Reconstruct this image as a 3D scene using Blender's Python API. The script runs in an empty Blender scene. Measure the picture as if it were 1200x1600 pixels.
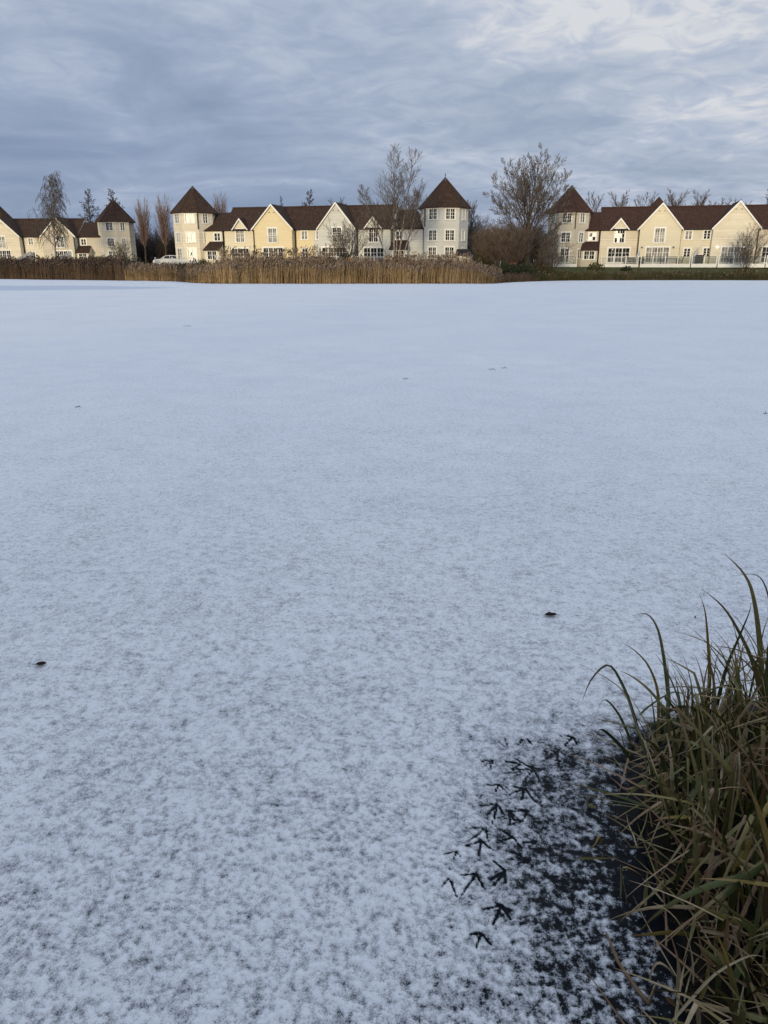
import bpy, math, random
import numpy as np
from mathutils import Vector, Matrix

# ------------------------------------------------------------------ camera, sky, sun, exposure
SC = bpy.context.scene
COL = SC.collection
R = math.radians
F = 1164.0            # focal length in photograph pixels (1200 x 1600)
HZ = 411.0            # row of the horizon
EYE = 1.95            # eye height above the ice
PITCH = math.atan((800.0 - HZ) / F)

cam_d = bpy.data.cameras.new('camera')
cam = bpy.data.objects.new('camera', cam_d)
COL.objects.link(cam)
cam.location = (0, 0, EYE)
cam.rotation_euler = (math.pi / 2 - PITCH, 0, 0)
cam_d.sensor_fit = 'VERTICAL'
cam_d.angle = 2 * math.atan(800.0 / F)
cam_d.clip_start = 0.05
cam_d.clip_end = 9000
SC.camera = cam

SUN_ELEV = R(3.8)
SUN_AZ = R(-16)       # behind the photographer, a little to the left

world = bpy.data.worlds.new('World')
SC.world = world
world.use_nodes = True
wt = world.node_tree
wt.nodes.clear()


def nd(t, kind, **kw):
    n = t.nodes.new(kind)
    for k, v in kw.items():
        setattr(n, k, v)
    return n


def lk(t, a, b):
    t.links.new(a, b)


def ramp(t, stops, interp='EASE'):
    n = t.nodes.new('ShaderNodeValToRGB')
    cr = n.color_ramp
    cr.interpolation = interp
    while len(cr.elements) < len(stops):
        cr.elements.new(0.5)
    for e, (p, c) in zip(cr.elements, stops):
        e.position = p
        e.color = (c[0], c[1], c[2], 1) if not isinstance(c, (int, float)) else (c, c, c, 1)
    return n


def mth(t, op, a, b=None, c=None):
    n = t.nodes.new('ShaderNodeMath')
    n.operation = op
    for i, v in enumerate((a, b, c)):
        if v is None:
            continue
        if isinstance(v, (int, float)):
            n.inputs[i].default_value = v
        else:
            t.links.new(v, n.inputs[i])
    return n.outputs[0]


def mixc(t, fac, a, b, blend='MIX'):
    n = t.nodes.new('ShaderNodeMix')
    n.data_type = 'RGBA'
    n.blend_type = blend
    for s, v in ((n.inputs[0], fac), (n.inputs[6], a), (n.inputs[7], b)):
        if isinstance(v, (int, float)):
            s.default_value = v
        elif isinstance(v, tuple):
            s.default_value = (v[0], v[1], v[2], 1)
        else:
            t.links.new(v, s)
    return n.outputs[2]


def build_sky():
    t = wt
    out = nd(t, 'ShaderNodeOutputWorld')
    bg = nd(t, 'ShaderNodeBackground')
    bg.inputs['Strength'].default_value = 0.1
    sky = nd(t, 'ShaderNodeTexSky', sky_type='NISHITA')
    sky.sun_disc = False
    sky.sun_elevation = SUN_ELEV
    sky.sun_rotation = math.pi + SUN_AZ * -1
    sky.air_density = 1.0
    sky.dust_density = 1.5
    tc = nd(t, 'ShaderNodeTexCoord')
    sep = nd(t, 'ShaderNodeSeparateXYZ')
    lk(t, tc.outputs['Generated'], sep.inputs[0])
    zc = mth(t, 'MAXIMUM', sep.outputs[2], 0.0)
    den = mth(t, 'ADD', zc, 0.17)
    u = mth(t, 'DIVIDE', sep.outputs[0], den)
    v = mth(t, 'DIVIDE', sep.outputs[1], den)
    cmb = nd(t, 'ShaderNodeCombineXYZ')
    lk(t, u, cmb.inputs[0])
    lk(t, v, cmb.inputs[1])

    def noise(scale, detail, off, sx=1.0, sy=1.0, dist=0.0, rough=0.5):
        m = nd(t, 'ShaderNodeMapping')
        m.inputs['Scale'].default_value = (sx, sy, 1)
        m.inputs['Location'].default_value = off
        lk(t, cmb.outputs[0], m.inputs[0])
        n = nd(t, 'ShaderNodeTexNoise')
        n.inputs['Scale'].default_value = scale
        n.inputs['Detail'].default_value = detail
        n.inputs['Roughness'].default_value = rough
        n.inputs['Distortion'].default_value = dist
        lk(t, m.outputs[0], n.inputs['Vector'])
        return n.outputs['Fac']

    big = noise(0.6, 3.0, (3.1, 7.7, 0), 0.6, 1.0, 0.3)
    mid = noise(1.7, 5.0, (1.7, 2.2, 0.4), 0.8, 1.0, 0.9, 0.55)
    cell = noise(7.5, 4.0, (0.4, 0.9, 2.0), 1.0, 1.0, 0.8, 0.55)
    # deck thickness: layered bands of stratocumulus; thinner and broken to the right (+x) where it lets light through
    s = mth(t, 'MULTIPLY', mth(t, 'SUBTRACT', big, 0.5), 1.0)
    s = mth(t, 'ADD', s, mth(t, 'MULTIPLY', mth(t, 'SUBTRACT', mid, 0.5), 0.90))
    elev = mth(t, 'MULTIPLY', mth(t, 'MINIMUM', zc, 0.33), 1.75)
    side = mth(t, 'MULTIPLY', sep.outputs[0], 0.34)
    base = mth(t, 'ADD', mth(t, 'ADD', s, elev), mth(t, 'ADD', side, 0.36))
    cw = mth(t, 'MULTIPLY', mth(t, 'SUBTRACT', cell, 0.5), mth(t, 'MULTIPLY', mth(t, 'MAXIMUM', mth(t, 'SUBTRACT', base, 0.30), 0.0), 1.9))
    lum = mth(t, 'ADD', base, cw)
    rp = ramp(t, [(0.00, (1.60, 2.25, 3.55)), (0.25, (2.20, 2.90, 4.25)), (0.50, (3.15, 3.80, 5.10)),
                  (0.75, (4.25, 4.80, 5.85)), (1.00, (6.10, 6.25, 6.60))], 'LINEAR')
    lk(t, lum, rp.inputs[0])
    # overcast deck grows brighter towards the zenith
    zen = mth(t, 'ADD', 1.0, mth(t, 'MULTIPLY', mth(t, 'MAXIMUM', mth(t, 'SUBTRACT', zc, 0.25), 0.0), 0.30))
    cloud = nd(t, 'ShaderNodeVectorMath', operation='SCALE')
    lk(t, rp.outputs[0], cloud.inputs[0])
    lk(t, zen, cloud.inputs['Scale'])
    # thinner cloud overhead lets more of the blue through
    tf = nd(t, 'ShaderNodeMapRange', interpolation_type='SMOOTHSTEP')
    tf.inputs['From Min'].default_value = 0.25
    tf.inputs['From Max'].default_value = 0.75
    lk(t, zc, tf.inputs['Value'])
    tint = mixc(t, tf.outputs[0], (1.0, 1.0, 1.0), (0.885, 0.968, 1.06))
    cloud2 = nd(t, 'ShaderNodeVectorMath', operation='MULTIPLY')
    lk(t, cloud.outputs[0], cloud2.inputs[0]); lk(t, tint, cloud2.inputs[1])
    cover = ramp(t, [(0.25, 0.90), (0.6, 0.98)])
    lk(t, mid, cover.inputs[0])
    c = mixc(t, cover.outputs[0], sky.outputs[0], cloud2.outputs[0])
    lk(t, c, bg.inputs['Color'])
    lk(t, bg.outputs[0], out.inputs[0])


build_sky()

sun_d = bpy.data.lights.new('sun', 'SUN')
sun_d.energy = 2.5
sun_d.angle = R(9)
sun_d.color = (1.0, 0.83, 0.55)
sun = bpy.data.objects.new('sun', sun_d)
COL.objects.link(sun)
sdir = Vector((math.sin(SUN_AZ) * math.cos(SUN_ELEV), -math.cos(SUN_AZ) * math.cos(SUN_ELEV), math.sin(SUN_ELEV)))
sun.rotation_euler = sdir.to_track_quat('Z', 'Y').to_euler()

SC.view_settings.view_transform = 'Standard'
SC.view_settings.look = 'None'
SC.view_settings.gamma = 1.0
SC.view_settings.use_curve_mapping = False
SC.view_settings.exposure = 0.17
SC.cycles.use_denoising = True
SC.cycles.max_bounces = 6

# ------------------------------------------------------------------ geometry helpers
CP, SP = math.cos(PITCH), math.sin(PITCH)


def ray(px, py):
    x = (px - 600.0) / F
    v = (py - 800.0) / F
    return Vector((x, CP - v * SP, -SP - v * CP))


def at(px, py, Y):
    d = ray(px, py)
    k = Y / d.y
    return Vector((d.x * k, Y, EYE + d.z * k))


def ice(px, py, z=0.0):
    d = ray(px, py)
    k = (z - EYE) / d.z
    return Vector((d.x * k, d.y * k, z))


def tag(o, label=None, cat=None, group=None, kind=None):
    if label: o['label'] = label
    if cat: o['category'] = cat
    if group: o['group'] = group
    if kind: o['kind'] = kind
    return o


def empty(name, loc, rz=0.0):
    o = bpy.data.objects.new(name, None)
    COL.objects.link(o)
    o.location = loc
    o.rotation_euler = (0, 0, rz)
    o.empty_display_size = 0.2
    return o


def obj(name, me, parent=None, loc=None, rz=None):
    o = bpy.data.objects.new(name, me)
    COL.objects.link(o)
    if parent is not None: o.parent = parent
    if loc is not None: o.location = loc
    if rz is not None: o.rotation_euler = (0, 0, rz)
    return o


class MB:
    def __init__(s):
        s.v = []; s.f = []; s.m = []

    def pts(s, ps):
        b = len(s.v)
        s.v.extend([tuple(p) for p in ps])
        return b

    def poly(s, ps, m=0):
        b = s.pts(ps)
        s.f.append(tuple(range(b, b + len(ps)))); s.m.append(m)

    def box(s, x0, x1, y0, y1, z0, z1, m=0):
        b = s.pts([(x0, y0, z0), (x1, y0, z0), (x1, y1, z0), (x0, y1, z0), (x0, y0, z1), (x1, y0, z1), (x1, y1, z1), (x0, y1, z1)])
        for q in ((0, 3, 2, 1), (4, 5, 6, 7), (0, 1, 5, 4), (1, 2, 6, 5), (2, 3, 7, 6), (3, 0, 4, 7)):
            s.f.append(tuple(b + i for i in q)); s.m.append(m)

    def slab(s, ps, th, m=0):
        """thick plate below polygon ps (ps counter-clockwise seen from above)"""
        n = (Vector(ps[1]) - Vector(ps[0])).cross(Vector(ps[2]) - Vector(ps[0])).normalized()
        k = len(ps)
        b = s.pts(ps)
        b2 = s.pts([Vector(p) - n * th for p in ps])
        s.f.append(tuple(range(b, b + k))); s.m.append(m)
        s.f.append(tuple(reversed(range(b2, b2 + k)))); s.m.append(m)
        for i in range(k):
            j = (i + 1) % k
            s.f.append((b + j, b + i, b2 + i, b2 + j)); s.m.append(m)

    def bar(s, a, b_, w, h, m=0, up=(0, 0, 1)):
        a = Vector(a); b_ = Vector(b_)
        d = (b_ - a).normalized()
        x = d.cross(Vector(up))
        if x.length < 1e-4: x = d.cross(Vector((0, 1, 0)))
        x.normalize()
        y = x.cross(d)
        q = [x * (-w / 2) + y * (-h / 2), x * (w / 2) + y * (-h / 2), x * (w / 2) + y * (h / 2), x * (-w / 2) + y * (h / 2)]
        b = s.pts([a + k for k in q] + [b_ + k for k in q])
        for f in ((3, 2, 1, 0), (4, 5, 6, 7), (0, 1, 5, 4), (1, 2, 6, 5), (2, 3, 7, 6), (3, 0, 4, 7)):
            s.f.append(tuple(b + i for i in f)); s.m.append(m)

    def tube(s, P, rad, n=5, m=0, cap=True):
        P = [Vector(p) for p in P]
        rings = []
        k = len(P)
        prev = None
        for i in range(k):
            d = (P[min(i + 1, k - 1)] - P[max(i - 1, 0)])
            if d.length < 1e-9: d = Vector((0, 0, 1))
            d.normalize()
            if prev is None:
                x = d.cross(Vector((0.31, 0.17, 0.93)) if abs(d.z) < 0.9 else Vector((1, 0.2, 0)))
            else:
                x = prev - d * prev.dot(d)
            x.normalize(); prev = x
            y = d.cross(x)
            r = rad[i]
            rings.append(s.pts([P[i] + (x * math.cos(2 * math.pi * j / n) + y * math.sin(2 * math.pi * j / n)) * r for j in range(n)]))
        for i in range(k - 1):
            a, b = rings[i], rings[i + 1]
            for j in range(n):
                j2 = (j + 1) % n
                s.f.append((a + j, a + j2, b + j2, b + j)); s.m.append(m)
        if cap:
            s.f.append(tuple(rings[-1] + j for j in range(n))); s.m.append(m)
            s.f.append(tuple(rings[0] + j for j in reversed(range(n)))); s.m.append(m)

    def lathe(s, prof, c=(0, 0, 0), n=12, m=0):
        rings = []
        for r, z in prof:
            rings.append(s.pts([(c[0] + r * math.cos(2 * math.pi * j / n), c[1] + r * math.sin(2 * math.pi * j / n), c[2] + z) for j in range(n)]))
        for a, b in zip(rings, rings[1:]):
            for j in range(n):
                j2 = (j + 1) % n
                s.f.append((a + j, a + j2, b + j2, b + j)); s.m.append(m)
        s.f.append(tuple(rings[-1] + j for j in range(n))); s.m.append(m)
        s.f.append(tuple(rings[0] + j for j in reversed(range(n)))); s.m.append(m)

    def mesh(s, name, mats, smooth=False):
        me = bpy.data.meshes.new(name)
        me.from_pydata(s.v, [], s.f)
        for mt in (mats if isinstance(mats, (list, tuple)) else [mats]):
            me.materials.append(mt)
        if any(s.m): me.polygons.foreach_set('material_index', s.m)
        if smooth: me.polygons.foreach_set('use_smooth', [True] * len(s.f))
        me.update()
        return me

    def build(s, name, mats, parent=None, smooth=False, loc=None, rz=None):
        return obj(name, s.mesh(name, mats, smooth), parent, loc, rz)


def np_mesh(name, V, Q, mats, mi=None, smooth=False, attrs=None):
    """mesh from numpy: V (n,3), Q (m,3 or 4)"""
    me = bpy.data.meshes.new(name)
    V = np.asarray(V, dtype=np.float32); Q = np.asarray(Q, dtype=np.int32)
    k = Q.shape[1]
    me.vertices.add(len(V)); me.vertices.foreach_set('co', V.ravel())
    me.loops.add(Q.size); me.loops.foreach_set('vertex_index', Q.ravel())
    me.polygons.add(len(Q))
    me.polygons.foreach_set('loop_start', np.arange(0, Q.size, k, dtype=np.int32))
    me.polygons.foreach_set('loop_total', np.full(len(Q), k, dtype=np.int32))
    for mt in (mats if isinstance(mats, (list, tuple)) else [mats]):
        me.materials.append(mt)
    if mi is not None: me.polygons.foreach_set('material_index', np.asarray(mi, dtype=np.int32))
    if smooth: me.polygons.foreach_set('use_smooth', np.ones(len(Q), dtype=bool))
    for an, av in (attrs or {}).items():
        a = me.attributes.new(an, 'FLOAT', 'POINT')
        a.data.foreach_set('value', np.asarray(av, dtype=np.float32))
    me.update(calc_edges=True)
    return me


# numpy gradient noise
_prng = np.random.RandomState(11)
_perm = np.concatenate([_prng.permutation(256)] * 3)
_ga = _prng.rand(256) * 2 * np.pi
_gx, _gy = np.cos(_ga), np.sin(_ga)


def perlin(x, y):
    xi = np.floor(x).astype(np.int64); yi = np.floor(y).astype(np.int64)
    xf = x - xi; yf = y - yi
    xi &= 255; yi &= 255
    u = xf * xf * xf * (xf * (xf * 6 - 15) + 10)
    v = yf * yf * yf * (yf * (yf * 6 - 15) + 10)

    def g(ix, iy, dx, dy):
        h = _perm[_perm[ix] + iy]
        return _gx[h] * dx + _gy[h] * dy
    x1 = (xi + 1) & 255; y1 = (yi + 1) & 255
    a = g(xi, yi, xf, yf); b = g(x1, yi, xf - 1, yf)
    c = g(xi, y1, xf, yf - 1); d = g(x1, y1, xf - 1, yf - 1)
    return ((a + u * (b - a)) * (1 - v) + (c + u * (d - c)) * v) * 1.5


# ------------------------------------------------------------------ materials
def mat(name, col, rough=0.8, spec=0.3, var=None, vscale=6.0, bump=0.0, bscale=40.0, detail=4.0, stretch=(1, 1, 1), attr=None, metal=0.0, coord='Object'):
    """Principled with a noise-mixed colour; var = second colour; attr = per-stem random attribute driving brightness"""
    m = bpy.data.materials.new(name)
    m.use_nodes = True
    t = m.node_tree
    b = t.nodes['Principled BSDF']
    b.inputs['Roughness'].default_value = rough
    b.inputs['Specular IOR Level'].default_value = spec
    b.inputs['Metallic'].default_value = metal
    tc = nd(t, 'ShaderNodeTexCoord')
    mp = nd(t, 'ShaderNodeMapping')
    mp.inputs['Scale'].default_value = stretch
    lk(t, tc.outputs[coord], mp.inputs[0])
    c = None
    if var is not None:
        n = nd(t, 'ShaderNodeTexNoise')
        n.inputs['Scale'].default_value = vscale
        n.inputs['Detail'].default_value = detail
        n.inputs['Roughness'].default_value = 0.6
        lk(t, mp.outputs[0], n.inputs['Vector'])
        rp = ramp(t, [(0.36, col), (0.64, var)], 'LINEAR')
        lk(t, n.outputs['Fac'], rp.inputs[0])
        c = rp.outputs[0]
    if attr:
        a = nd(t, 'ShaderNodeAttribute', attribute_name=attr)
        k = mth(t, 'ADD', mth(t, 'MULTIPLY', a.outputs['Fac'], 0.9), 0.55)
        hs = nd(t, 'ShaderNodeVectorMath', operation='SCALE')
        if c is None: hs.inputs[0].default_value = col
        else: lk(t, c, hs.inputs[0])
        lk(t, k, hs.inputs['Scale'])
        c = hs.outputs[0]
    if c is None: b.inputs['Base Color'].default_value = (*col, 1)
    else: lk(t, c, b.inputs['Base Color'])
    if bump:
        n2 = nd(t, 'ShaderNodeTexNoise')
        n2.inputs['Scale'].default_value = bscale
        n2.inputs['Detail'].default_value = 4
        lk(t, mp.outputs[0], n2.inputs['Vector'])
        bp = nd(t, 'ShaderNodeBump')
        bp.inputs['Strength'].default_value = bump
        bp.inputs['Distance'].default_value = 0.05
        lk(t, n2.outputs['Fac'], bp.inputs['Height'])
        lk(t, bp.outputs[0], b.inputs['Normal'])
    return m


def board_mat(name, col, var):
    """horizontal weatherboards: board relief, slight colour change from board to board, weather stains"""
    m = bpy.data.materials.new(name)
    m.use_nodes = True
    t = m.node_tree
    b = t.nodes['Principled BSDF']
    b.inputs['Roughness'].default_value = 0.65
    b.inputs['Specular IOR Level'].default_value = 0.25
    tc = nd(t, 'ShaderNodeTexCoord')
    sp = nd(t, 'ShaderNodeSeparateXYZ')
    lk(t, tc.outputs['Object'], sp.inputs[0])
    k = mth(t, 'DIVIDE', sp.outputs[2], 0.165)
    fr = mth(t, 'FRACT', k)
    fl = mth(t, 'FLOOR', k)
    wn = nd(t, 'ShaderNodeTexWhiteNoise', noise_dimensions='1D')
    lk(t, fl, wn.inputs['W'])
    n = nd(t, 'ShaderNodeTexNoise')
    n.inputs['Scale'].default_value = 0.9
    n.inputs['Detail'].default_value = 6
    n.inputs['Roughness'].default_value = 0.65
    lk(t, tc.outputs['Object'], n.inputs['Vector'])
    f = mth(t, 'ADD', mth(t, 'MULTIPLY', wn.outputs['Value'], 0.35), mth(t, 'MULTIPLY', n.outputs['Fac'], 0.75))
    rp = ramp(t, [(0.25, var), (0.75, col)], 'LINEAR')
    lk(t, f, rp.inputs[0])
    lk(t, rp.outputs[0], b.inputs['Base Color'])
    bp = nd(t, 'ShaderNodeBump')
    bp.inputs['Strength'].default_value = 0.6
    bp.inputs['Distance'].default_value = 0.03
    bp.invert = True
    lk(t, fr, bp.inputs['Height'])
    lk(t, bp.outputs[0], b.inputs['Normal'])
    return m


def roof_mat(name, col, var, lichen):
    m = bpy.data.materials.new(name)
    m.use_nodes = True
    t = m.node_tree
    b = t.nodes['Principled BSDF']
    b.inputs['Roughness'].default_value = 0.85
    b.inputs['Specular IOR Level'].default_value = 0.15
    tc = nd(t, 'ShaderNodeTexCoord')
    n = nd(t, 'ShaderNodeTexNoise')
    n.inputs['Scale'].default_value = 2.2
    n.inputs['Detail'].default_value = 8
    n.inputs['Roughness'].default_value = 0.75
    lk(t, tc.outputs['Object'], n.inputs['Vector'])
    rp = ramp(t, [(0.35, col), (0.68, var)], 'LINEAR')
    lk(t, n.outputs['Fac'], rp.inputs[0])
    n2 = nd(t, 'ShaderNodeTexNoise')
    n2.inputs['Scale'].default_value = 5.0
    n2.inputs['Detail'].default_value = 3
    lk(t, tc.outputs['Object'], n2.inputs['Vector'])
    lm = ramp(t, [(0.63, 0.0), (0.72, 0.75)], 'LINEAR')
    lk(t, n2.outputs['Fac'], lm.inputs[0])
    c = mixc(t, lm.outputs[0], rp.outputs[0], lichen)
    lk(t, c, b.inputs['Base Color'])
    sp = nd(t, 'ShaderNodeSeparateXYZ')
    lk(t, tc.outputs['Object'], sp.inputs[0])
    fr = mth(t, 'FRACT', mth(t, 'DIVIDE', sp.outputs[2], 0.13))
    hh = mth(t, 'ADD', fr, mth(t, 'MULTIPLY', n.outputs['Fac'], 1.2))
    bp = nd(t, 'ShaderNodeBump')
    bp.inputs['Strength'].default_value = 0.7
    bp.inputs['Distance'].default_value = 0.03
    bp.invert = True
    lk(t, hh, bp.inputs['Height'])
    lk(t, bp.outputs[0], b.inputs['Normal'])
    return m


M = {}
M['cream'] = board_mat('cream_weatherboard', (0.74, 0.67, 0.50), (0.67, 0.60, 0.45))
M['cream2'] = board_mat('pale_cream_weatherboard', (0.76, 0.69, 0.54), (0.60, 0.54, 0.42))
M['yellow'] = board_mat('yellow_weatherboard', (0.75, 0.64, 0.41), (0.70, 0.59, 0.37))
M['grey'] = board_mat('pale_grey_weatherboard', (0.62, 0.62, 0.58), (0.52, 0.52, 0.49))
M['bluegrey'] = board_mat('pale_sage_weatherboard', (0.57, 0.58, 0.555), (0.52, 0.53, 0.51))
M['stone'] = board_mat('stone_weatherboard', (0.58, 0.53, 0.43), (0.50, 0.45, 0.36))
M['roof'] = roof_mat('brown_roof_tiles', (0.034, 0.019, 0.0135), (0.070, 0.042, 0.030), (0.15, 0.12, 0.095))
M['roof_red'] = roof_mat('red_brown_roof_tiles', (0.040, 0.020, 0.015), (0.074, 0.039, 0.030), (0.12, 0.09, 0.078))
M['white'] = mat('white_paint', (0.80, 0.80, 0.77), 0.45, 0.4, var=(0.72, 0.72, 0.70), vscale=2.0)
M['lead'] = mat('lead_flashing', (0.16, 0.17, 0.18), 0.6, var=(0.10, 0.105, 0.11), vscale=8)
M['black'] = mat('black_pipe', (0.016, 0.016, 0.018), 0.45, 0.4)
M['blacktop'] = mat('black_felt', (0.012, 0.012, 0.014), 0.8, var=(0.02, 0.02, 0.022), vscale=3)
M['furn'] = mat('dark_rattan', (0.03, 0.028, 0.026), 0.7, var=(0.05, 0.045, 0.04), vscale=30)
M['bark'] = mat('grey_bark', (0.085, 0.07, 0.055), 0.9, 0.1, var=(0.05, 0.04, 0.032), vscale=5, bump=0.5, bscale=14)
M['birch'] = mat('birch_bark', (0.33, 0.30, 0.26), 0.85, 0.1, var=(0.11, 0.09, 0.075), vscale=4, detail=6, bump=0.3, bscale=12)
M['twig'] = mat('brown_twigs', (0.10, 0.072, 0.055), 0.9, 0.1, var=(0.14, 0.105, 0.082), vscale=1.5)
M['twig_grey'] = mat('grey_brown_twigs', (0.085, 0.07, 0.06), 0.9, 0.1, var=(0.125, 0.105, 0.09), vscale=1.5)
M['twig_red'] = mat('red_brown_willow_shoots', (0.14, 0.09, 0.072), 0.85, 0.1, var=(0.20, 0.14, 0.115), vscale=1.2)
M['twig_dark'] = mat('dark_twigs', (0.05, 0.038, 0.031), 0.9, 0.1, var=(0.08, 0.062, 0.05), vscale=1.5)
M['evergreen'] = mat('dark_evergreen_leaves', (0.022, 0.032, 0.016), 0.7, 0.2, var=(0.04, 0.05, 0.022), vscale=3)
M['bramble'] = mat('bramble_leaves', (0.06, 0.06, 0.025), 0.75, 0.2, var=(0.09, 0.06, 0.03), vscale=2)
M['reed'] = mat('dry_reed_stems', (0.42, 0.30, 0.165), 0.8, 0.15, var=(0.30, 0.205, 0.11), vscale=0.6, attr='rnd')
M['reed_dark'] = mat('dark_reed_stems', (0.19, 0.13, 0.085), 0.85, 0.1, var=(0.14, 0.095, 0.062), vscale=0.6, attr='rnd')
M['plume'] = mat('reed_plumes', (0.27, 0.21, 0.165), 0.95, 0.05, var=(0.19, 0.145, 0.115), vscale=1.0, attr='rnd')
M['plume_dark'] = mat('dark_reed_plumes', (0.135, 0.10, 0.082), 0.95, 0.05, var=(0.095, 0.072, 0.06), vscale=1.0, attr='rnd')
M['rush'] = mat('short_rushes', (0.16, 0.12, 0.055), 0.8, 0.1, var=(0.07, 0.075, 0.03), vscale=0.8, attr='rnd')
M['bank'] = mat('bank_soil_and_grass', (0.035, 0.034, 0.016), 0.95, 0.05, var=(0.06, 0.045, 0.025), vscale=0.7, bump=0.6, bscale=2.0)
M['lawn'] = mat('winter_lawn', (0.066, 0.074, 0.026), 0.95, 0.05, var=(0.095, 0.090, 0.040), vscale=0.5, detail=8, bump=0.6, bscale=6.0)
M['mud'] = mat('wet_mud', (0.010, 0.008, 0.006), 0.8, 0.12, var=(0.020, 0.015, 0.010), vscale=9, bump=0.7, bscale=30)
M['deadleaf'] = mat('dead_leaf', (0.020, 0.013, 0.009), 0.75, 0.2, var=(0.045, 0.026, 0.016), vscale=60)
M['carpaint'] = mat('silver_white_paint', (0.62, 0.64, 0.67), 0.3, 0.5)
M['tyre'] = mat('tyre_rubber', (0.015, 0.015, 0.016), 0.85)
M['alloy'] = mat('alloy_wheel', (0.5, 0.5, 0.52), 0.35, metal=0.8)
M['redboard'] = mat('faded_red_paint', (0.20, 0.055, 0.042), 0.7, var=(0.14, 0.045, 0.035), vscale=5)


def glass_mat(name, base, rough=0.015):
    m = bpy.data.materials.new(name)
    m.use_nodes = True
    t = m.node_tree
    b = t.nodes['Principled BSDF']
    b.inputs['Roughness'].default_value = rough
    b.inputs['IOR'].default_value = 1.52
    b.inputs['Specular IOR Level'].default_value = 0.5
    tc = nd(t, 'ShaderNodeTexCoord')
    n = nd(t, 'ShaderNodeTexNoise')
    n.inputs['Scale'].default_value = 0.9
    n.inputs['Detail'].default_value = 2
    lk(t, tc.outputs['Object'], n.inputs['Vector'])
    rp = ramp(t, [(0.35, tuple(c * 0.5 for c in base)), (0.7, tuple(min(1, c * 1.6) for c in base))], 'LINEAR')
    lk(t, n.outputs['Fac'], rp.inputs[0])
    lk(t, rp.outputs[0], b.inputs['Base Color'])
    return m


M['glass'] = glass_mat('window_glass', (0.022, 0.024, 0.026), 0.03)
M['curtain_glass'] = glass_mat('window_glass_over_curtain', (0.30, 0.28, 0.24), 0.03)
M['car_glass'] = glass_mat('car_glass', (0.02, 0.022, 0.025), 0.03)
for k_ in ('glass', 'curtain_glass'): M[k_].node_tree.nodes['Principled BSDF'].inputs['Specular IOR Level'].default_value = 0.12
mg = bpy.data.materials.new('clear_balustrade_glass'); mg.use_nodes = True
_t = mg.node_tree
_tr = nd(_t, 'ShaderNodeBsdfTransparent'); _tr.inputs[0].default_value = (0.93, 0.95, 0.94, 1)
_mx = nd(_t, 'ShaderNodeMixShader'); _fr = nd(_t, 'ShaderNodeFresnel'); _fr.inputs[0].default_value = 1.5
_t.nodes['Principled BSDF'].inputs['Base Color'].default_value = (0.25, 0.26, 0.26, 1)
_t.nodes['Principled BSDF'].inputs['Roughness'].default_value = 0.08
lk(_t, mth(_t, 'ADD', _fr.outputs[0], 0.12), _mx.inputs[0])
lk(_t, _tr.outputs[0], _mx.inputs[1]); lk(_t, _t.nodes['Principled BSDF'].outputs[0], _mx.inputs[2])
lk(_t, _mx.outputs[0], _t.nodes['Material Output'].inputs[0])
M['rail_glass'] = mg
ml = bpy.data.materials.new('lit_wall_lamp'); ml.use_nodes = True
ml.node_tree.nodes['Principled BSDF'].inputs['Emission Color'].default_value = (1, 0.86, 0.6, 1)
ml.node_tree.nodes['Principled BSDF'].inputs['Emission Strength'].default_value = 2.5
M['lamp'] = ml

# ------------------------------------------------------------------ the lake: ice, snow, banks
SHORE_PX = [(-420, 434.5), (-200, 435), (0, 436), (60, 437), (190, 438.5), (270, 439.7), (300, 442), (330, 443.4), (500, 443.6), (770, 443.4),
            (800, 441.2), (860, 439), (920, 438.2), (1060, 437.9), (1200, 438.2), (1400, 438.4), (1640, 438.4)]
_sp = [ice(a, b) for a, b in SHORE_PX]
_sa = np.array([math.atan2(p.x, p.y) for p in _sp]); _sr = np.array([math.hypot(p.x, p.y) for p in _sp])
# beyond the frame the shore curves round to the photographer's side
_sa = np.concatenate([[-2.2, -1.6, -1.3, -1.0], _sa, [1.0, 1.3, 1.6, 2.2]])
_sr = np.concatenate([[30, 60, 110, 140], _sr, [128, 100, 60, 30]])
PROF = [(-3, -0.5), (0, -0.03), (1, 0.15), (4, 0.45), (6, 0.78), (8, 1.08), (10, 1.27), (13, 1.40), (25, 1.5)]


def shore_r(a):
    return np.interp(a, _sa, _sr) + 0.25 * np.sin(np.asarray(a) * 140) + 0.18 * np.sin(np.asarray(a) * 377 + 1.0)


def prof_z(o):
    return np.interp(o, [p[0] for p in PROF], [p[1] for p in PROF])


def ground_z(x, y):
    a = math.atan2(x, y)
    return float(prof_z(math.hypot(x, y) - shore_r(a)))


FLOOR = 1.85


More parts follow.
